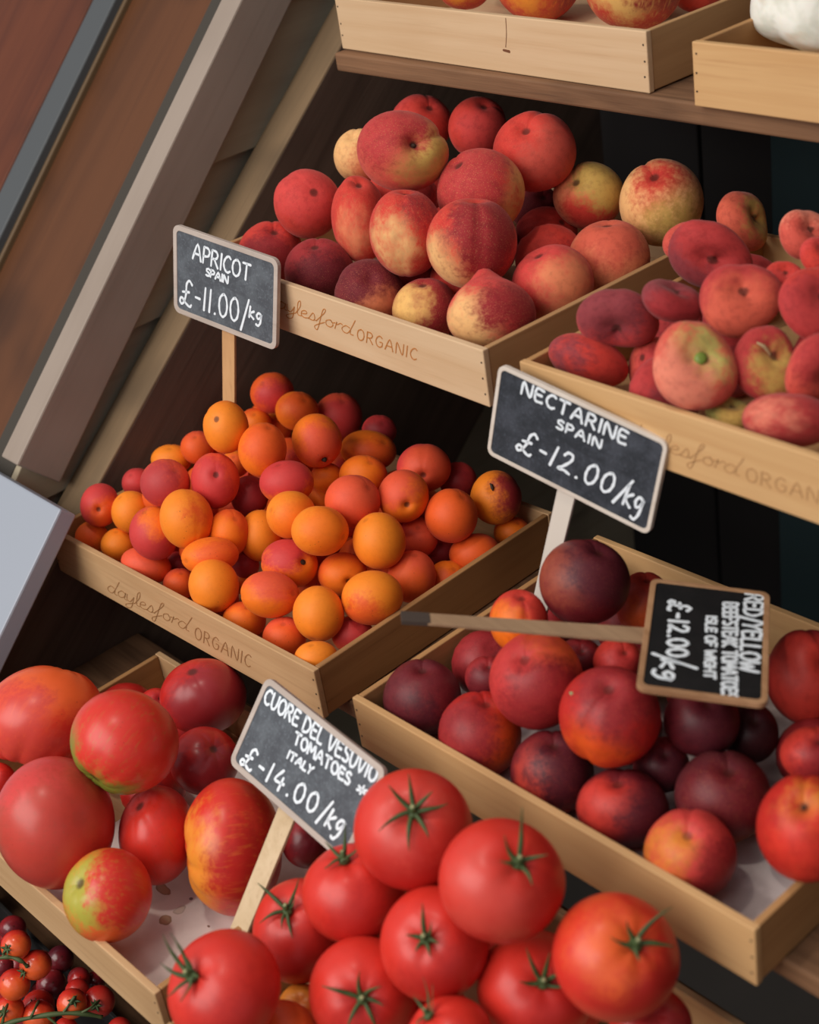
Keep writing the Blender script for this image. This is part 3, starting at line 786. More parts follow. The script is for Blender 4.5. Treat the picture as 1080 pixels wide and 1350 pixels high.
APR = rows('''
A1 417 867 29 22 0  -.2 -.8 0 orange,amber,burnt -.2 -.3 .2 scar=.25 cav=.05 | orange apricot in the front corner of the crate, half under the rims
A2 491 788 41 36 -6  -.75 .3 100 orange,amber,burnt -.3 -.3 .2 dc=-.3,.7 lc=.7 scar=.25 cav=.05 | large orange apricot with brown flecks by the right rim
A3 420 809 34 37 -8  -.2 .9 0 orange,amber,burnt -.3 -.2 .2 scar=.25 cav=.05 | smooth orange apricot left of the brown flecked one near the front corner
A4 356 784 39 31 8  .85 -.1 90 orange,coral,burnt .2 -.75 .45 scar=.25 cav=.05 | wide orange apricot flushed red on top, in the lower middle
A5 282 772 33 36 -15  .2 .85 170 orange,amber,burnt -.3 -.2 .2 scar=.25 cav=.05 | creased orange apricot at the front rim, in the middle of it
A45 465 837 28 25 0  .3 -.6 0 coral,crim,burnt .3 -.3 .2 scar=.25 cav=.05 | red apricot low behind the brown flecked one
A6 375 841 29 28 0  0 -.7 0 coral,burnt,crim 0 .5 .3 scar=.25 cav=.05 | reddish apricot at the front rim, right of its middle
A7 322 818 29 25 0  .2 -.7 0 burnt,orange,coral -.4 .3 .5 scar=.25 cav=.05 | orange red apricot at the front rim under the wide flushed one
A30 500 713 35 38 -10  -.5 -.75 0 orange,amber,burnt -.3 -.2 .2 scar=.25 cav=.05 | tall plain orange apricot right of the middle of the heap
A42 543 760 32 35 10  .1 -.85 0 coral,burnt,crim -.3 .5 .5 scar=.25 cav=.05 | coral apricot by the right rim, above the brown flecked one
A27 422 700 38 33 4  .85 .25 0 amber,orange,gold .5 -.1 .4 scar=.25 cav=.05 | pale orange apricot, wide and flat topped, at the centre of the heap
A28 382 743 38 32 12  .6 -.12 80 orange,crim,burnt -.2 -.7 .5 scar=1.4 cav=.2 | orange apricot with two dark holes below the pale central one
A29 452 757 33 29 0  .3 .3 -60 burnt,orange,crim .2 .3 .4 cav=.18 | orange red apricot with a dimple, right of the one with two holes
A10 277 733 38 25 -6  -.8 .2 90 orange,burnt,amber .6 -.1 .6 scar=.25 cav=.05 | flattened orange apricot lying behind the creased one at the rim
A12 246 684 35 40 -12  .3 .85 0 orange,amber,burnt -.3 -.1 .2 dc=.7,-.3 lc=.9 scar=.25 cav=.05 | tall orange apricot at the left, beside a crimson one
A26 384 679 33 32 0  -.8 -.2 0 amber,orange,gold .3 .3 .4 scar=.25 cav=.05 | amber apricot partly behind the pale central one
A31 465 661 37 35 0  .6 -.5 0 burnt,coral,orange .3 -.4 .2 scar=.25 cav=.05 | orange red apricot above the tall plain orange one
A11 203 703 32 36 -10  -.3 -.8 0 crim,orange,rose .5 -.75 .55 scar=.25 cav=.05 | crimson apricot with an orange shoulder near the left corner
A9 193 745 34 23 18  .5 -.7 0 burnt,coral,orange -.4 -.2 .3 scar=.25 cav=.05 | orange red apricot at the front rim, third from the left
A8 237 770 22 21 0  .2 -.7 0 coral,burnt,crim .3 .3 .3 scar=.25 cav=.05 | small red orange apricot at the front rim left of the creased one
A24 302 703 27 32 0  .4 -.6 0 burnt,orange,coral -.3 .4 .4 scar=.25 cav=.05 | orange red apricot in the gap right of the tall one at the left
A25 343 706 28 34 0  -.7 .4 0 orange,amber,burnt -.3 -.3 .2 scar=.25 cav=.05 | orange apricot left of the central pair
A32 532 654 34 35 0  .15 .38 -80 orange,coral,burnt -.45 -.55 .45 cav=.2 | orange apricot with a dark stem hole and red shoulder
A36 595 680 35 36 0  .4 -.7 0 coral,burnt,crim -.2 -.3 .3 scar=.25 cav=.05 | round coral red apricot right of the one with a dark stem hole
A40 626 730 34 27 -8  -.5 -.6 0 coral,burnt,crim -.3 .1 .3 scar=.25 cav=.05 | coral apricot against the right rim, last but one towards the back
A35 559 617 36 32 0  -.05 .35 0 crim,coral,burnt .3 -.1 .3 cav=.16 | red apricot with a dark dot, behind the coral red round one
A37 654 656 34 36 0  -.2 -.35 -60 amber,deep,burnt .75 -.2 .55 scar=0 | orange apricot with a dark dried stem, farthest right on the heap
A41 590 765 27 26 0  .3 -.6 0 orange,burnt,amber 0 .5 .4 scar=.25 cav=.05 | little orange apricot squeezed against the right rim
A43 551 709 27 27 0  0 -.5 0 crim,coral,burnt .3 -.3 .4 scar=.25 cav=.05 | dark coral apricot in shade right of the tall plain one
A39 675 702 24 21 0  .3 -.6 0 burnt,orange,coral -.3 .3 .4 scar=.25 cav=.05 | small orange apricot at the far end of the right rim
A44 580 727 21 20 0  0 -.5 0 crim,deep,coral 0 .5 .3 scar=.25 cav=.05 | dim red apricot deep beside the right rim
A33 479 627 32 27 0  .3 -.6 0 burnt,orange,coral -.4 0 .4 scar=.25 cav=.05 | orange apricot just above the orange red central right one
A22 378 636 36 29 -4  -.3 -.8 0 orange,crim,rose -.2 -.5 .15 scar=.25 cav=.05 | pinkish red apricot with orange underside in the upper middle
A17 218 637 33 32 0  .5 -.5 0 coral,rose,burnt -.3 .1 .4 scar=.25 cav=.05 | pinkish coral apricot at the upper left slope
A18 284 634 32 37 0  .15 -.2 0 coral,crim,burnt -.3 .3 .3 cav=.12 | red apricot facing out with a small dark mark, upper left
A16 173 675 26 28 0  -.5 -.7 0 orange,amber,burnt -.3 -.1 .2 scar=.25 cav=.05 | orange apricot next to the crimson one in the left corner
A15 132 666 26 29 0  .12 .22 -60 crim,burnt,rose .5 .5 .6 cav=.2 | crimson apricot with a dark dimple at the left end of the crate
A13 156 718 23 22 0  0 -.8 0 orange,amber,burnt -.3 -.1 .3 scar=.25 cav=.05 | small orange apricot at the front rim, second from the left
A14 121 708 22 21 0  0 -.8 0 orange,burnt,amber -.3 -.1 .5 scar=.25 cav=.05 | small orange apricot at the front rim, leftmost
A20 346 593 32 36 4  .3 -.8 0 orange,burnt,amber .3 -.4 .4 scar=.25 cav=.05 | oval orange apricot in the upper middle, right of the one at the stake
A19 298 563 30 35 -3  -.3 -.25 60 orange,amber,gold -.3 .1 .3 cav=.05 tmax=1.432 | bright orange apricot in front of the apricot sign's stake
A21 418 581 33 36 -8  .35 .78 180 orange,coral,burnt .35 .3 .45 cav=.14 | orange and coral apricot with its stem hole turned down, top middle
A34 486 594 37 27 6  .6 -.4 60 orange,burnt,amber .3 .4 .5 scar=.25 cav=.05 | wide orange apricot on the upper right slope
A57 431 630 22 20 0  0 -.6 0 burnt,orange,coral 0 .5 .3 scar=.25 cav=.05 | orange apricot in a gap below the one with its stem hole down
A58 425 656 20 18 0  0 -.6 0 burnt,orange,coral 0 .5 .3 scar=.25 cav=.05 | orange apricot in a gap above the pale central one
A23 329 654 25 27 0  0 -.5 0 crim,deep,burnt .3 .3 .4 scar=.25 cav=.05 | dark crimson apricot below the pinkish red one
A60 235 742 16 15 0  0 -.5 0 crim,deep,coral 0 .5 .3 scar=.25 cav=.05 | dark red apricot in the gap left of the flattened one
A61 324 745 18 18 0  0 -.5 0 crim,deep,coral 0 .5 .3 scar=.25 cav=.05 | dim red apricot behind the one with two holes, to its left
A62 324 769 17 16 0  0 -.5 0 burnt,orange,coral 0 .5 .3 scar=.25 cav=.05 | small orange apricot between the creased and the wide flushed one
A63 319 724 16 15 0  0 -.5 0 burnt,coral,orange 0 .5 .3 scar=.25 cav=.05 | small orange red apricot right of the flattened one
A50 260 590 22 22 0  0 -.6 0 coral,burnt,crim 0 .5 .3 scar=.25 cav=.05 | red orange apricot left of the one at the stake
A51 226 606 27 20 0  0 -.7 0 orange,amber,burnt -.2 -.2 .3 scar=.25 cav=.05 | orange apricot at the back of the upper left slope
A52 181 637 20 20 0  -.3 -.5 0 rose,crim,coral .2 .2 .4 scar=.25 cav=.05 | pinkish red apricot at the back left
A47 392 542 29 26 8  .4 -.5 0 orange,burnt,amber .3 -.3 .5 scar=.25 cav=.05 | orange apricot at the top of the heap, between two redder ones
A48 446 550 32 32 0  .2 -.6 0 coral,crim,burnt .3 .3 .4 scar=.25 cav=.05 | coral red apricot at the top right of the heap
A46 359 518 29 27 0  -.4 -.4 0 burnt,crim,orange .3 .4 .5 scar=.25 cav=.05 | topmost apricot of the heap, orange red
A53 337 557 21 19 0  0 -.5 0 burnt,orange,coral 0 .5 .3 scar=.25 cav=.05 | orange red apricot right of the stake, at the back
A54 361 565 24 20 0  0 -.5 0 orange,burnt,amber 0 .5 .3 scar=.25 cav=.05 | orange apricot behind the oval one near the top
A55 310 612 19 18 0  0 -.5 0 orange,burnt,coral 0 .5 .3 scar=.25 cav=.05 | orange apricot under the one at the stake
A56 386 590 18 18 0  0 -.5 0 coral,burnt,crim 0 .5 .3 scar=.25 cav=.05 | red orange apricot left of the one with its stem hole down
A38 604 634 25 25 0  0 -.5 0 crim,deep,coral -.3 .3 .4 scar=.25 cav=.05 | dark red apricot behind the round coral red one
A49 500 568 23 21 0  .2 -.4 0 crim,deep,coral 0 .3 .4 scar=.25 cav=.05 | dark red apricot at the back right of the heap
''', 500)
NEC = rows('''
N13 910 1126 61 59 0  -.2 -.62 0 rasp,gold,deep -.78 -.1 .82 dc=.7,.4 lc=.6 | red nectarine with a yellow left cheek at the front rim, near the bare paper
N20 1062 1092 63 70 0 -.25 -.58 0 tomd,gold,tom -.2 -.62 .95 dc=-.3,.3 lc=.75 | bright red nectarine with yellow round its stem at the right edge
N5 804 945 67 67 0 -.12 -.68 150 tomd,burnt,deep -.5 .65 0.82 dc=.1,-.6 lc=.55 | large bright red nectarine, orange below, with a tiny stem tip
N12 821 1065 61 52 5  -.2 -.8 0 maroon,red,dark -.6 -.2 .62 dc=.6,.2 lc=.55 | maroon nectarine with a red left side at the front rim
N4 707 898 62 64 0 -.35 -.55 0 crim,flame,deep .5 -.72 0.86 dc=.2,.5 lc=.5 | large rosy nectarine, orange at its upper right, under the dark stick
N2 633 968 55 57 -10 .15 -.85 0 tomd,burnt,deep .45 .1 0.66 dc=-.4,-.2 lc=.5 | red nectarine with an orange right side at the front rim
N14 953 1050 63 60 0 0 -.7 0 plum,gold,maroon .42 .88 0.9 dc=-.1,.1 lc=.5 | large dark maroon nectarine with a yellow lower edge
N3 728 1019 55 56 0  0 -.8 0 maroon,brick,dark -.1 .1 .5 dc=.4,-.3 lc=.5 | maroon nectarine at the front rim between a red one and a red cheeked one
N1 557 920 52 51 0  0 -.85 0 plum,maroon,dark .2 -.2 .4 dc=-.2,.4 lc=.9 | dark purple nectarine alone in the left corner of its crate
N8 771 768 60 57 0  .3 -.8 0 maroon,copper,dark -.5 -.4 .72 dc=.4,-.5 lc=.5 tmax=1.176 | biggest dark nectarine with coppery flecks, at the top by the white stake
N7 684 819 39 42 0 .1 -.85 180 red,orange,brick -.65 .25 0.62 tmax=1.17 | small orange and red nectarine left of the coppery dark one
N18 1064 893 53 63 0  .2 -.4 0 deep,red,maroon -.2 .1 .25 | tall red nectarine right of the black sign lying flat
N19 1074 995 45 37 0  0 -.6 0 red,deep,brick .4 .3 .3 | red nectarine at the right edge below the tall one
N15 925 950 50 48 0  0 -.6 0 maroon,dark,plum .3 .3 .4 | dark maroon nectarine just under the black sign
N9 850 797 38 43 0 0 -.85 0 brick,flame,deep -.3 .5 0.8 | red nectarine behind the black sign, orange low down
N10 815 872 33 30 0  .2 -.5 0 red,crim,deep 0 .4 .4 | red nectarine peeping out under the dark stick, next to the black sign
N11 764 869 31 28 0  0 -.5 0 deep,maroon,red 0 .4 .4 | dark red nectarine under the middle of the dark stick
N17 872 1008 37 37 0  0 -.5 0 deep,dark,maroon 0 .4 .3 | dim dark red nectarine deep right of the large bright red one
N16 989 966 37 40 0  0 -.5 0 dark,vdark,maroon 0 .4 .3 | nearly black nectarine at the right below the black sign
N6 643 893 30 28 0  0 -.6 0 deep,maroon,red 0 .4 .4 | dark red nectarine half hidden left of the large rosy one
''', 700)
HEIR = rows('''
H4 142 1180 58 61 5  -.55 -.45 0 flame,lime,tom -.45 -.35 .55 dc=.75,-.4 lc=.45 reach=.55 ribs=7 ribamp=.012 | small ribbed tomato streaked green and yellow, on the white paper
H6 307 1116 65 90 -3 -.97 .1 90 tom,gold,tomd -.78 .1 0.72 dc=.5,.2 lc=.7 ribs=9 ribamp=.045 | tall ribbed tomato with a puckered orange left side, beside the stake
H2 164 978 72 68 30  -.55 .72 0 tpink,green,tom -.62 .66 .46 dc=.2,-.4 lc=.4 ribs=9 ribamp=.02 | ribbed tomato with a green lower left shoulder
H3 73 1084 77 87 -12  .6 -.2 0 rasp,copper,brick -.85 .35 .80 dc=.4,.3 lc=.3 ribs=8 ribamp=.003 cav=.01 scar=.15 | large dusty red tomato with brown scars by the front rim
H5 207 1101 50 65 0 -.4 -.75 0 rasp,copper,tom .1 .85 .68 dc=.3,.1 lc=.4 ribs=7 ribamp=.012 | smooth rosy tomato in the middle of the big ribbed ones
H1 55 946 82 68 -14  -.3 .93 0 tom,flame,tpink 0 -.75 .55 ribs=11 ribamp=.04 dc=-.5,.3 lc=.5 | wide orange red ribbed tomato at the upper left corner of the crate
H8 270 1003 46 45 0  .4 -.5 0 tomd,deep,tom .3 .3 .5 ribs=7 ribamp=.02 | shaded red tomato above the tall ribbed one
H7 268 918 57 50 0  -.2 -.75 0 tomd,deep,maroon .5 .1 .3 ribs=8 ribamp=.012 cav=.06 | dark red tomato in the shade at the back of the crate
H11 405 1108 34 36 0  .4 -.5 0 deep,maroon,tomd .5 .3 .4 ribs=8 ribamp=.01 | dark red tomato behind the lower edge of the tomato sign
H10 -4 1033 26 28 0  0 -.6 0 tom,tomd,deep .5 .3 .5 ribs=8 ribamp=.01 | bit of a red tomato at the left edge between two big ones
H9 205 929 22 22 0  .4 -.5 0 tomd,deep,maroon .5 .3 .4 ribs=8 ribamp=.01 | small red tomato at the back, by the shaded wooden corner
''', 900)  # the back tomato's shade is put into its dark red colours
ROUND = rows('''
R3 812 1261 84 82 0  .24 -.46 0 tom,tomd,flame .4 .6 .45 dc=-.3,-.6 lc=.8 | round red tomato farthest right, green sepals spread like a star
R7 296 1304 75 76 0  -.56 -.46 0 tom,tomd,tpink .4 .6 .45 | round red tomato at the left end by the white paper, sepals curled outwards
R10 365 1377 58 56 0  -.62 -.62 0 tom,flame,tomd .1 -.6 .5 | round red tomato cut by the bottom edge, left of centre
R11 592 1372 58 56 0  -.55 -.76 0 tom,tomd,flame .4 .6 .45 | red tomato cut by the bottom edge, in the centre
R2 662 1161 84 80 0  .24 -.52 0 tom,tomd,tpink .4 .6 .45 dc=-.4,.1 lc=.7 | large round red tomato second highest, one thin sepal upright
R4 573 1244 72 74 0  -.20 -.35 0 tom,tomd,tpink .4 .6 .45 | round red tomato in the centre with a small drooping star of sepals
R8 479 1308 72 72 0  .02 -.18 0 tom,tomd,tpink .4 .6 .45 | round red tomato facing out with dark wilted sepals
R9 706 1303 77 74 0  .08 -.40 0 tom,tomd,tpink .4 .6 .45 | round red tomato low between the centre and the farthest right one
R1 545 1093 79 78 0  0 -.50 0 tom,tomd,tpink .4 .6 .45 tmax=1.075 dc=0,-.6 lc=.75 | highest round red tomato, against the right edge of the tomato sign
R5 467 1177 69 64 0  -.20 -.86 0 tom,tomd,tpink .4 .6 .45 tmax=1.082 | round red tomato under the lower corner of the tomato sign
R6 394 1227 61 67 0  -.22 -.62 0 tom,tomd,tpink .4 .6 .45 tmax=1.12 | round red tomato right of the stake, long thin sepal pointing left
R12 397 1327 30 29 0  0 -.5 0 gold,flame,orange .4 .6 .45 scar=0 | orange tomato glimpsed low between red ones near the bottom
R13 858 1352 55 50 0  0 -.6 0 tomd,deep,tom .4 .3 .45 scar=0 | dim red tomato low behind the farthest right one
''', 1100)
TOPF = rows('''
T1 836 -29 67 67 0  .1 -.8 0 red,yel,deep -.35 .3 .62 dc=.6,.0 lc=.6 | large red apple with a yellow flush in the top crate, nearest the corner
T2 709 -31 59 59 0  .1 -.8 0 red,gold,deep -.3 .3 .62 dc=.6,.0 lc=.6 | red apple in the middle of the top crate's front edge
T3 612 -24 38 36 0  0 -.8 0 red,gold,deep -.3 .3 .7 | smaller red apple, leftmost in the top crate
T4 921 -18 36 34 0  0 -.8 0 deep,red,maroon -.3 .3 .5 | dark red apple at the right side of the top crate
''', 1300)

def rough_tris(): pass
def set_out(k, F, mound, name, kind, mat, cat, group, grid=None, hook=None):
    t = settle(k, F, mound)
    for f, tt in zip(F, t):
        r = make_fruit(name, kind, mat, f, tt, f['cols'], f['label'], cat, group, grid)
        f['obj'] = r
        if hook: hook(f, *r)
    return t
def child_mesh(name, V, F, mat, ob, smooth=True):
    me = bpy.data.meshes.new(name); me.from_pydata([tuple(map(float, v)) for v in V], [], F)
    if smooth: me.polygons.foreach_set('use_smooth', [True]*len(me.polygons))
    me.materials.append(mat); me.update()
    o = bpy.data.objects.new(name, me); C.objects.link(o); o.parent = ob; return o
def unit_to_local(P, f, B, S, Q):
    """points in the fruit's own unit frame -> offsets in metres from its centre"""
    V = (np.asarray(P) @ B.T) @ Q.T
    return (V*S) @ Q @ RC
def tube_pts(path, rad, n=6):
    P = np.array(path, float); T = np.gradient(P, axis=0); V, F = [], []
    for i, (p, t) in enumerate(zip(P, T)):
        t = t/(np.linalg.norm(t)+1e-9); a = np.array([0, 0, 1.]) if abs(t[2]) < .9 else np.array([1., 0, 0])
        u = np.cross(t, a); u /= np.linalg.norm(u); w_ = np.cross(t, u); r = rad[i] if hasattr(rad, '__len__') else rad
        for k in range(n):
            g_ = 2*math.pi*k/n; V.append(p+(u*math.cos(g_)+w_*math.sin(g_))*r)
    for i in range(len(P)-1):
        for k in range(n): F.append((i*n+k, i*n+(k+1) % n, (i+1)*n+(k+1) % n, (i+1)*n+k))
    F.append(tuple(range(n))[::-1]); F.append(tuple((len(P)-1)*n+k for k in range(n)))
    return V, F
def calyx(f, ob, B, M3, loc, S, Q, specs, stemlen=.16, zc=.86, wd=.046):
    """specs: list of (azimuth deg, length, lift) for each sepal"""
    Vh, Fh = tube_pts([(0, 0, zc-.07), (0, 0, zc), (0, 0, zc+.045), (0, 0, zc+.06)], [.10, .12, .09, .03], 8)
    ob = child_mesh('calyx', unit_to_local(Vh, f, B, S, Q), Fh, M_green, ob)
    for az, ln, lift in specs:
        a = math.radians(az-90); n = 9; V, F = [], []
        d = np.array([math.cos(a), math.sin(a), 0]); sd = np.array([-math.sin(a), math.cos(a), 0])
        bend = random.uniform(-.55, .55)
        for i in range(n+1):
            q = i/n; r = .02+ln*q
            # lie on the shoulder of the fruit, then lift and curl
            base = zc-.02+.05*math.exp(-((r-.3)/.2)**2) if r < .4 else zc+.03-.55*(r-.4)**1.6
            z = base+.035+lift*q*q+.02*math.sin(q*6+az)
            c = d*r+sd*bend*q*q*ln+np.array([0, 0, z]); w_ = wd*(1-q)**.7*(.6+1.1*q*(1-q)*2)+.006
            V += [c-sd*w_, c+np.array([0, 0, .012+.3*w_]), c+sd*w_, c-np.array([0, 0, .012])]
        for i in range(n):
            for k in range(4): F.append((4*i+k, 4*i+(k+1) % 4, 4*i+4+(k+1) % 4, 4*i+4+k))
        F += [(3, 2, 1, 0), (4*n, 4*n+1, 4*n+2, 4*n+3)]
        child_mesh('sepal', unit_to_local(V, f, B, S, Q), F, M_green, ob)
    if stemlen:
        Vt, Ft = tube_pts([(0, 0, zc-.06), (.01, .01, zc+stemlen*.5), (.03, .01, zc+stemlen), (.035, .012, zc+stemlen+.012)], [.075, .055, .055, .045], 8)
        child_mesh('stem', unit_to_local(Vt, f, B, S, Q), Ft, M_green, ob)
        Vt, Ft = tube_pts([(.034, .012, zc+stemlen+.008), (.036, .013, zc+stemlen+.02)], .042, 8)
        s_ = child_mesh('stem_cut', unit_to_local(Vt, f, B, S, Q), Ft, M_stemcut, ob)
SEP = {'R1':[(0,.55,.05),(50,.35,.35),(95,.45,.45),(140,.5,.30),(190,.6,.02),(250,.6,-.05),(310,.5,.05)],
'R2':[(20,.3,.30),(75,.55,.75),(140,.40,.25),(200,.3,.10),(300,.4,.2)],
'R3':[(0,.55,.10),(60,.60,.45),(120,.35,.30),(190,.4,.05),(260,.25,.0)],
'R4':[(100,.5,.5),(40,.25,.3),(0,.25,.1),(170,.3,.1),(230,.25,.05),(300,.3,.0)],
'R5':[(20,.4,.2),(100,.25,.6),(160,.45,.15),(220,.4,.0),(300,.3,.1)],
'R6':[(150,.85,.25),(70,.45,.6),(200,.60,.05),(250,.35,.0),(290,.55,-.05),(20,.3,.4)],
'R7':[(120,.55,.55),(160,.6,.45),(90,.35,.5),(200,.5,.2),(250,.45,.15),(20,.3,.1),(310,.4,.1)],
'R8':[(160,.75,.1),(120,.45,.3),(60,.35,.2),(0,.35,.1),(230,.55,.0),(300,.6,-.05)],
'R9':[(130,.6,.35),(80,.4,.6),(30,.3,.3),(190,.4,.1),(330,.35,.05)],
'R10':[(80,.5,.6),(150,.5,.2),(20,.45,.3),(250,.4,.1)],
'R11':[(100,.5,.6),(60,.45,.4),(160,.5,.2),(10,.45,.2),(250,.4,.0)]}
def round_hook(f, ob, B, M3, loc, S, Q):
    if f['id'] in SEP: calyx(f, ob, B, M3, loc, S, Q, SEP[f['id']])
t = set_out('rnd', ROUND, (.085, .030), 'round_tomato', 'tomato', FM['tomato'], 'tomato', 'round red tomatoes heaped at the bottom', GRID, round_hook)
TR = t
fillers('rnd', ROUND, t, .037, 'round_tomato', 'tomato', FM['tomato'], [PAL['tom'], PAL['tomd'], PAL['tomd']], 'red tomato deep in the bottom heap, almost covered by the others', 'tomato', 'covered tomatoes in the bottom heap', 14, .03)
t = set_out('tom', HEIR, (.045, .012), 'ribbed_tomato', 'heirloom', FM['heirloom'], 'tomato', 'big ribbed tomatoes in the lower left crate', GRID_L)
TH_ = t
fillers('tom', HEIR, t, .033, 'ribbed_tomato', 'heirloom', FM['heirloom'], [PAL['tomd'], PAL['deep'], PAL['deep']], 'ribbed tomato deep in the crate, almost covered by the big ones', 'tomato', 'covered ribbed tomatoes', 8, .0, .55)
t = set_out('nec', NEC, (.045, .010), 'nectarine', 'peach', FM['nectarine'], 'nectarine', 'nectarines in the crate at the right')
TN = t
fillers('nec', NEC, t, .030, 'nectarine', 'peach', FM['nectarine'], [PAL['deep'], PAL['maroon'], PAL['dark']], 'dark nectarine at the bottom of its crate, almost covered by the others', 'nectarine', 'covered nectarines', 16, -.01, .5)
t = set_out('apr', APR, (.050, .006), 'apricot', 'apricot', FM['apricot'], 'apricot', 'apricots heaped in the worn crate')
TA = t
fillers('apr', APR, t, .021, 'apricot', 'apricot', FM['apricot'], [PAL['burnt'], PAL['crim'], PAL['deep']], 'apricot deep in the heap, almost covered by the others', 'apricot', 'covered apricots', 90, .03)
t = set_out('pea', PEACH, (.075, .010), 'peach', 'peach', FM['peach'], 'peach', 'round peaches heaped in the pale crate')
TP = t
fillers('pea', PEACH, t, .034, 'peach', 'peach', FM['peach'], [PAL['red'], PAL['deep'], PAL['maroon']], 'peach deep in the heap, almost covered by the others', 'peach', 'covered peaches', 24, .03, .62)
t = set_out('fla', FLAT, (.060, .010), 'flat_peach', 'flat', FM['flat'], 'peach', 'flat peaches in the crate at the right')
TF = t
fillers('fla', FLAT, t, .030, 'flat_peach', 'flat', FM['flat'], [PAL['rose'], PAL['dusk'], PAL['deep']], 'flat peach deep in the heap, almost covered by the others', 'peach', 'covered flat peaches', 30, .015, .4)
t = set_out('top', TOPF, (.035, .012), 'apple', 'apple', FM['apple'], 'apple', 'red apples in the top crate')
fillers('top', TOPF, t, .040, 'apple', 'apple', FM['apple'], [PAL['red'], PAL['deep'], PAL['gold']], 'red apple in the top crate, almost covered by the others', 'apple', 'covered apples', 4, .0)

# stems on single fruits
def by_id(F, i): return next(f for f in F if f['id'] == i)
def stem_on(f, path, rad, mat, name='stem'):
    ob, B, M3, loc, S, Q = f['obj']; V, F = tube_pts(path, rad, 8)
    return child_mesh(name, unit_to_local(V, f, B, S, Q), F, mat, ob)
stem_on(by_id(FLAT, 'F1'), [(0,0,.15),(0,0,.36),(0,.0,.45),(0,0,.475)], [.13,.15,.14,.07], plain('green_stem', (112,132,52), .5))
o = stem_on(by_id(FLAT, 'F2'), [(0,0,.10),(.02,.05,.25),(.1,.02,.35)], [.12,.15,.06], M_scar, 'scar')
stem_on(by_id(FLAT, 'F2'), [(0,0,.2),(.05,.1,.4),(.2,.3,.5),(.3,.5,.5)], [.035,.035,.05,.02], M_straw)
stem_on(by_id(FLAT, 'F9'), [(-.05,0,.15),(0,.15,.3),(0,.3,.36)], [.04,.03,.01], M_scar)
stem_on(by_id(PEACH, 'P4'), [(0,0,.62),(0,0,.72),(.0,.0,.76)], [.07,.06,.02], M_scar)
stem_on(by_id(NEC, 'N20'), [(0,0,.78),(0,0,.88),(.02,.0,.93)], [.05,.035,.03], M_scar)
stem_on(by_id(APR, 'A37'), [(-.02,-.1,.93),(0,.0,.99),(.02,.12,.99),(.0,.2,.95)], [.02,.06,.05,.02], M_scar)
stem_on(by_id(APR, 'A21'), [(0,0,.82),(0,0,.94),(.02,.0,1.0)], [.09,.10,.05], M_scar)
stem_on(by_id(APR, 'A28'), [(0,0,.80),(0,0,.86),(0,0,.88)], [.12,.12,.06], M_scar)
f = by_id(NEC, 'N5')
ob, B, M3, loc, S, Q = f['obj']
dv = B.T @ view_dir(-.78, -.50); V, F = tube_pts([dv*.95, dv*1.0, dv*1.05], [.05, .045, .02], 7)
child_mesh('stem', unit_to_local(V, f, B, S, Q), F, M_stemcut, ob)
# a point on each sign's plane (z from camera level)
P_SIGN = dict(apr=(-1.148, .685, -.618), nec=tuple(ray(707, 778)*1.212), tom=tuple(ray(315, 1224)*1.165), fal=tuple(ray(931, 840)*1.065))

# ------------------------------------------------------------------ chalkboard signs
def slate_mat(name, c1, c2):
    b = MB(name); tc = b.new('ShaderNodeTexCoord').outputs['Object']
    n1 = b.noise(tc, 45, 4, .7); n2 = b.noise(tc, 400, 2, .7)
    col = b.mix(b.ramp(n1, .38, .68), (*lin(c1), 1), (*lin(c2), 1))
    col = b.mix(b.math('MULTIPLY', b.ramp(n2, .5, .8), .35), col, (*lin(tuple(min(255, int(q*1.5)) for q in c2)), 1))
    b.put(b.b.inputs['Base Color'], col); b.b.inputs['Roughness'].default_value = .75; b.b.inputs['Specular IOR Level'].default_value = .25
    return b.m
M_slate_grey = slate_mat('dusty_slate', (74,78,84), (92,98,104)); M_slate_dark = slate_mat('dark_slate', (42,46,52), (62,66,74)); M_slate_black = slate_mat('black_slate', (16,16,17), (24,23,24))
M_chalk = plain('chalk_pen', (222,230,236), .8)
M_frame_grey = wood('greyed_frame', (186,174,164), (168,154,144), (140,126,116), 0, rnd=False, knots=.3)
M_frame_pale = wood('pale_frame', (212,202,190), (196,184,170), (164,148,132), 0, rnd=False, knots=.3)
M_frame_tan = wood('tan_frame', (176,136,100), (152,112,78), (110,78,54), 0, rnd=False, knots=.4)
M_stake_tan = wood('tan_stake', (204,160,112), (184,140,96), (150,108,70), 2, rnd=False)
M_stake_white = plain('whitish_stake', (206,198,186), .7)
M_stake_cream = wood('cream_stake', (206,184,150), (188,164,128), (150,124,92), 2, rnd=False)
M_stake_grey = wood('greyed_stake', (160,130,100), (136,108,82), (84,66,52), 0, rnd=False, knots=.7)
def rr(w_, h_, r, n=5):
    out = []
    for cx, cy, a0 in ((w_/2-r, h_/2-r, 0), (-w_/2+r, h_/2-r, 90), (-w_/2+r, -h_/2+r, 180), (w_/2-r, -h_/2+r, 270)):
        for i in range(n+1):
            a = math.radians(a0+90*i/n); out.append((cx+r*math.cos(a), cy+r*math.sin(a)))
    return out
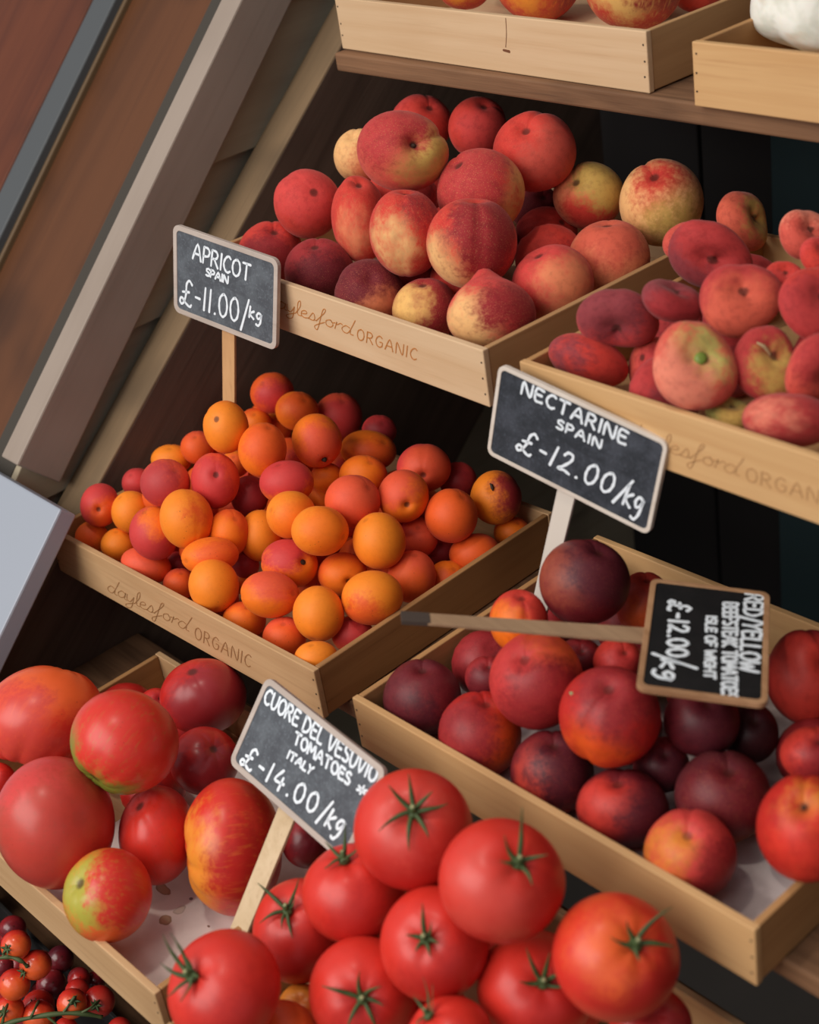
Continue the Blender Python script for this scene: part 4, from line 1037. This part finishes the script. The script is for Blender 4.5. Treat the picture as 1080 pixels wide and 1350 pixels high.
def make_sign(label, name, cpx, plane_pt, n, ex, ey, w_, h_, D0, fw, mf, ms, mst, stake, texts, pen, th=.0045):
    n = np.array(n, float); n /= np.linalg.norm(n); ex = np.array(ex, float); ex -= n*np.dot(ex, n); ex /= np.linalg.norm(ex); ey = np.cross(n, ex)
    ctr = on_plane(*cpx, np.asarray(plane_pt)+np.array([0, 0, CAMZ]), n)
    D = (RC @ (ctr-CAM))[2]; k = D/D0; w_ *= k; h_ *= k
    print('SIGN', name, 'depth', round(D, 3), 'size', round(w_, 3), round(h_, 3), ctr-np.array([0,0,CAMZ]))
    root = empty('price_sign', tuple(ctr)); tag(root, label, 'sign', 'chalkboard price signs on wooden stakes'); bpy.context.view_layer.update()
    L = lambda x, y, z: ex*x+ey*y+n*z
    O = rr(w_, h_, .0065*k); I = rr(w_-2*fw*k, h_-2*fw*k, .004*k); N = len(O)
    V = [L(x, y, 0) for x, y in O]+[L(x, y, 0) for x, y in I]+[L(x, y, -th) for x, y in O]+[L(x, y, -th) for x, y in I]; F = []
    for i in range(N):
        j = (i+1) % N
        F += [(i, j, N+j, N+i), (2*N+j, 2*N+i, 3*N+i, 3*N+j), (j, i, 2*N+i, 2*N+j), (N+i, N+j, 3*N+j, 3*N+i)]
    bevel(mesh_obj('frame', V, F, mf, root), .0004)
    I2 = rr(w_-2*fw*k+.0006, h_-2*fw*k+.0006, .004*k)
    V = [L(x, y, -.0007) for x, y in I2]+[L(x, y, -th+.0006) for x, y in I2]
    F = [tuple(range(N)), tuple(range(N, 2*N))[::-1]]+[((i+1) % N, i, i+N, (i+1) % N+N) for i in range(N)]
    mesh_obj('slate', V, F, ms, root)
    # stake: a flat slat behind the board, seen below it
    (t0, t1, b0, b1, extra) = stake; pb = ctr-n*(th+.0002)
    P = [on_plane(*q, pb, n) for q in (t0, t1, b1, b0)]
    up = (P[0]+P[1]-P[2]-P[3])/2; ul = np.linalg.norm(up); up /= ul
    q = [P[0]+up*.025*k, P[1]+up*.025*k, P[2]-up*extra, P[3]-up*extra]
    prism('stake', [p-ctr for p in q], n, .0028, mst, root, .0004)
    if name == 'fallen':
        e0, e1, e2, e3 = (on_plane(*z_, pb+n*.0004, n) for z_ in ((528, 805), (566, 807.5), (568, 820.5), (529.5, 818.5)))
        prism('charred_end', [z_-ctr for z_ in (e0, e1, e2, e3)], n, .0036, plain('charred_wood', (62, 50, 42), .9), root, .0003)['label'] = 'dark charred end of the stake'
    for t in texts:
        if isinstance(t[0], str):
            s_, a, b, u = t[:4]; gp = t[4] if len(t) > 4 else .26
            lines = layout(s_, a, b, u, ctr-n*.0007, n, gap=gp)
        else:
            lines = [[on_plane(*p, ctr-n*.0007, n) for p in t]]
        wd = pen*(t[5] if isinstance(t[0], str) and len(t) > 5 else 1)*k
        ribbons('lettering', lines, wd, n, M_chalk, root, lift=.0003)
    return root
make_sign('apricot price sign, grey slate in a greyed wooden frame on a thin tan stake', 'apr', (295.0,378.0), P_SIGN['apr'], (.15,-.975,.163), (.984,.13,-.125), (.1,.179,.979), .118, .075, 1.22, .0042,
 M_frame_grey, M_slate_grey, M_stake_tan, ((292.5,437),(309,443),(293.5,532),(309,535),.03),
 [('APRICOT',(254.2,340.8),(329,371),(255.8,320),.2,1.0), ('SPAIN',(271.7,362.8),(300.5,374.2),(272.5,353.3),.16,.9), ('£-11.00/',(237.5,398.5),(326.7,428.8),(238.5,369),.22,1.05), ('kg',(328.3,418),(344.5,425),(329.2,403.3),.25,1.0)], .0019)
make_sign('nectarine price sign, dark slate with a pale frame on a whitish stake', 'nec', (755.0,591.4), P_SIGN['nec'], (.127,-.985,.12), (.973,.10,-.20), (.191,.14,.965), .155, .080, 1.15, .0034,
 M_frame_pale, M_slate_dark, M_stake_white, ((733,652),(756,664),(705.5,779),(727,779),.06),
 [('NECTARINE',(687.5,518.8),(825,586.8),(691.3,502.5),.26,1.0), ('SPAIN',(733.8,563.8),(791.5,591.5),(736.3,552.5),.28,.9), ('£-12.00/',(680.5,591),(822.5,660.5),(690,567.5),.3,1.1), ('kg',(820.5,664),(844,677),(828.5,638.5),.2,1.1)], .0021)
make_sign('tomato price sign, blue grey slate leaning back over the ribbed tomatoes', 'tom', (400.5,1010.3), P_SIGN['tom'], (.006,-.783,.622), (.996,-.051,-.075), (.09,.62,.779), .131, .067, 1.0, .0042,
 M_frame_grey, M_slate_grey, M_stake_cream, ((366,1066),(387,1083),(304,1222),(325,1231),.003),
 [('CUORE DEL VESUVIO',(347.5,925.8),(493.4,1032.3),(353.9,907.7),.2,1.0), ('TOMATOES',(386.9,979),(460,1035.5),(391,964.5),.2,1.0), ('ITALY',(378.4,999),(410.3,1021.6),(382.5,989.5),.22,.95), ('*',(469,1044.5),(480,1051),(475,1033),.2,.9), ('£-14.00/',(316.6,1005.6),(428.4,1083.5),(326,983),.32,1.1), ('kg',(427.5,1087.6),(448.5,1099.5),(438.5,1066.5),.25,1.1)], .0019)
make_sign('black sign lying flat on the nectarines with its writing turned sideways, framed in tan wood', 'fallen', (931.1,840.4), P_SIGN['fal'], (.118,.09,.989), (.803,.578,-.148), (-.585,.811,-.004), .085, .130, 1.05, .0042,
 M_frame_tan, M_slate_black, M_stake_grey, ((849,845.5),(849.5,826.5),(530,818),(528.5,805.5),.0),
 [('RED/YELLOW',(983.3,783),(975.5,884.2),(1006.7,785),.18,1.0), ('BEEFSTEAK TOMATOES',(954.2,794.7),(952.2,919.2),(972.0,795.5),.14,.9), ('ISLE OF WIGHT',(931.8,812.2),(928.9,893.9),(945,813.2),.2,.8), ('£-12.00',(883.2,791.8),(880.3,864.7),(908.4,792.8),.2,1.1), ('kg',(872.5,868.7),(870.6,894.9),(895.8,871.6),.2,1.1), ((860.5,861.5),(880,868.5),(919,881.5))], .0025)

# ------------------------------------------------------------------ white bulb in the top right crate
def bulb_shape(Dg):
    x, y, z = Dg.T; ph = np.arctan2(y, x); s = np.sqrt(x*x+y*y)+1e-6
    r = 1+.05*np.abs(np.cos(2.5*ph+.4))-.03*np.abs(np.sin(4*ph+1))*(1-z*z)
    V = Dg*r[:, None]; V[:, :2] *= (s**(.35-1)*np.where(s < .02, .1, 1)*(1-.18*z))[:, None]; return V
_old = shape
def shape(kind, Dg, seed, o):
    return bulb_shape(Dg) if kind == 'bulb' else _old(kind, Dg, seed, o)
b = MB('bulb_skin'); rest = b.attr('rest', 'GEOMETRY').outputs['Vector']
s_ = b.noise(b.vmath('MULTIPLY', rest, (3, 3, .5)), 1.6, 2)
col = b.mix(b.ramp(s_, .4, .7), (*lin((226,224,214)), 1), (*lin((204,204,190)), 1))
st_ = b.math('MULTIPLY', b.ramp(b.noise(b.vmath('MULTIPLY', rest, (1.4, 1.4, .8)), 1.6, 2), .60, .72), .5)
col = b.mix(st_, col, (*lin((186,150,110)), 1)); b.put(b.b.inputs['Base Color'], col); b.b.inputs['Roughness'].default_value = .45
b.b.inputs['Subsurface Weight'].default_value = .1; b.b.inputs['Subsurface Scale'].default_value = .01
BM = b.m
f = dict(u=1100, v=-48, a=92, b=132, ang=17, stem=(.29, -.93), seed=5, spin=.9, scar=0, id='W', dz=.62)
tw = settle('fen', [f], (.02, .05))[0]
print('T bulb', tw, ray(f['u'], f['v'])*tw)
make_fruit('white_bulb', 'bulb', BM, f, tw, [PAL['cream']]*3, 'white ribbed vegetable bulb with a brown stain, in the crate at the top right corner', 'vegetable', None, GRID_L)

# ------------------------------------------------------------------ small tomatoes on the vine
CR['che'] = (-1.280, .075, -1.0492, .46, .27, 0)
x0, x1, y0, y1, zr = local_bounds('che')
tray = empty('tray', (x0, y0, zr-CH)); tag(tray, 'low dark tray of small vine tomatoes at the bottom left corner', 'tray')
M_tray = plain('dark_tray', (30,28,28), .6)
Lc, Wc = CR['che'][3], CR['che'][4]
box('base_panel', 0, Lc, 0, Wc, 0, .004, M_tray, tray); box('side_panel', 0, .004, .0045, Wc-.0045, .0042, .03, M_tray, tray); box('side_panel', Lc-.004, Lc, .0045, Wc-.0045, .0042, .03, M_tray, tray)
box('front_panel', 0, Lc, 0, .004, .0042, .03, M_tray, tray); box('back_panel', 0, Lc, Wc-.004, Wc, .0042, .03, M_tray, tray)
CHE = rows('''
C1 21 1246 20 20 0  -.35 .0 0 tom,flame,coral .3 .5 .3 | glossy small tomato, topmost bright one of the vine tomatoes
C2 47 1272 21 20 0  -.55 .25 0 tom,flame,coral .3 .5 .3 | small tomato at the end of the short upper vine
C3 19 1298 21 21 0  -.5 -.5 0 tom,flame,coral .3 .5 .3 | small plain red tomato left of the middle of the vine tomatoes
C4 12 1332 20 20 0  -.1 -.2 0 tom,flame,coral .3 .5 .3 | small tomato with a dark star, in the bottom left corner
C5 51 1340 22 22 0  .1 -.85 0 tom,flame,coral .3 .5 .3 | small tomato in front of another one, under a side stalk
C15 51 1326 22 21 0  .05 -.35 0 tom,tomd,coral .3 .5 .3 | small tomato with a calyx right above its neighbour in front
C6 95 1323 20 20 0  .3 -.4 0 tom,flame,coral .3 .5 .3 | orange red small tomato touching the long vine
C7 131 1320 21 21 0  .0 -.05 0 tomd,brick,deep .3 .5 .3 | dim small tomato with a dark star, furthest right
C16 102 1306 16 16 0  .3 -.4 0 tomd,brick,deep .3 .5 .3 | small dim tomato behind the orange red one
C8 104 1290 15 15 0  .3 -.4 0 deep,tomd,deep .3 .5 .3 | small dark tomato with a bright glint, under the wooden crate edge
C9 68 1298 20 20 0  .3 -.4 0 deep,maroon,tomd .3 .5 .3 | dark small tomato in the centre of the vine tomatoes
C10 126 1293 13 13 0  .3 -.4 0 deep,maroon,tomd .3 .5 .3 | dark small tomato right beside the wooden crate edge
C11 87 1357 16 16 0  .3 -.4 0 tom,tomd,deep .3 .5 .3 | small red tomato cut by the bottom edge below the long vine
C12 158 1358 17 17 0  .3 -.4 0 tomd,brick,deep .3 .5 .3 | small tomato cut by the bottom edge, near the crate corner
C13 17 1224 18 17 0  .3 -.4 0 deep,maroon,tomd .3 .5 .3 | dark small tomato behind the topmost bright one
C14 80 1264 18 18 0  .3 -.4 0 dark,maroon,tomd .3 .5 .3 | nearly black small tomato right of the one ending the short vine
C17 4 1273 14 14 0  .3 -.4 0 deep,maroon,tomd .3 .5 .3 | dark small tomato at the left edge below the short upper vine
''', 1500)
tc_ = settle('che', CHE, (.03, .012))
for f, tt in zip(CHE, tc_):
    r = make_fruit('small_tomato', 'sphere', FM['cherry'], f, tt, f['cols'], f['label'], 'tomato', 'small tomatoes on the vine', GRID_S); f['obj'] = r; f['t'] = tt
    if f['id'] in ('C1', 'C2', 'C4', 'C15', 'C6', 'C7'):
        calyx(f, *r, [(az, .42, .12) for az in (10, 82, 154, 226, 298)], 0, 1.0, .13)
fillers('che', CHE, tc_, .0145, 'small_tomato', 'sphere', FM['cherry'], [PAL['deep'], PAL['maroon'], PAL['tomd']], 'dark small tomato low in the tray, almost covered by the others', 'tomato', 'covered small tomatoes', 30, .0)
tm = {f['id']: f['t'] for f in CHE}
def vine(paths, label):
    root = None
    for i, (pts, rad) in enumerate(paths):
        P = [CAM+ray(u, v)*t for u, v, t in pts]; P = smooth_line(P, 5)
        if root is None:
            c = P[0]; root = empty('tomato_vine', tuple(c)); tag(root, label, 'vine', None)
        V, F = tube_pts([p-c for p in P], [rad*(1+.2*math.sin(k)) for k in range(len(P))], 7)
        child_mesh('stalk' if i else 'main_stalk', V, F, M_darkgreen, root)
tt = min(tm['C4'], tm['C5'], tm['C6'])-.016
vine([([(-30,1356,tt), (0,1352,tt), (29,1344,tt), (71,1337,tt), (107,1336,tt+.004), (135,1341,tt+.012)], .0021),
      ([(3,1350,tt), (6,1335,tt), (10,1324,tm['C4']-.014)], .0012), ([(40,1343,tt), (46,1330,tt+.002), (52,1318,tm['C15']-.012)], .0012),
      ([(82,1337,tt+.001), (90,1326,tt+.002), (99,1313,tm['C6']-.012)], .0012), ([(104,1337,tt+.004), (120,1328,tt+.004), (131,1319,tm['C7']-.014)], .0011),
      ([(62,1340,tt), (76,1352,tt), (84,1362,tt)], .0012)], 'long green vine running through the small tomatoes at the bottom')
t2 = min(tm['C1'], tm['C2'])-.012
vine([([(-25,1270,t2), (0,1263,t2), (14,1262,t2), (28,1267,t2), (36,1274,tm['C2']-.014)], .0018), ([(4,1262,t2), (6,1255,t2), (14,1246,tm['C1']-.013)], .0011)], 'short green vine at the left edge between two small tomatoes')
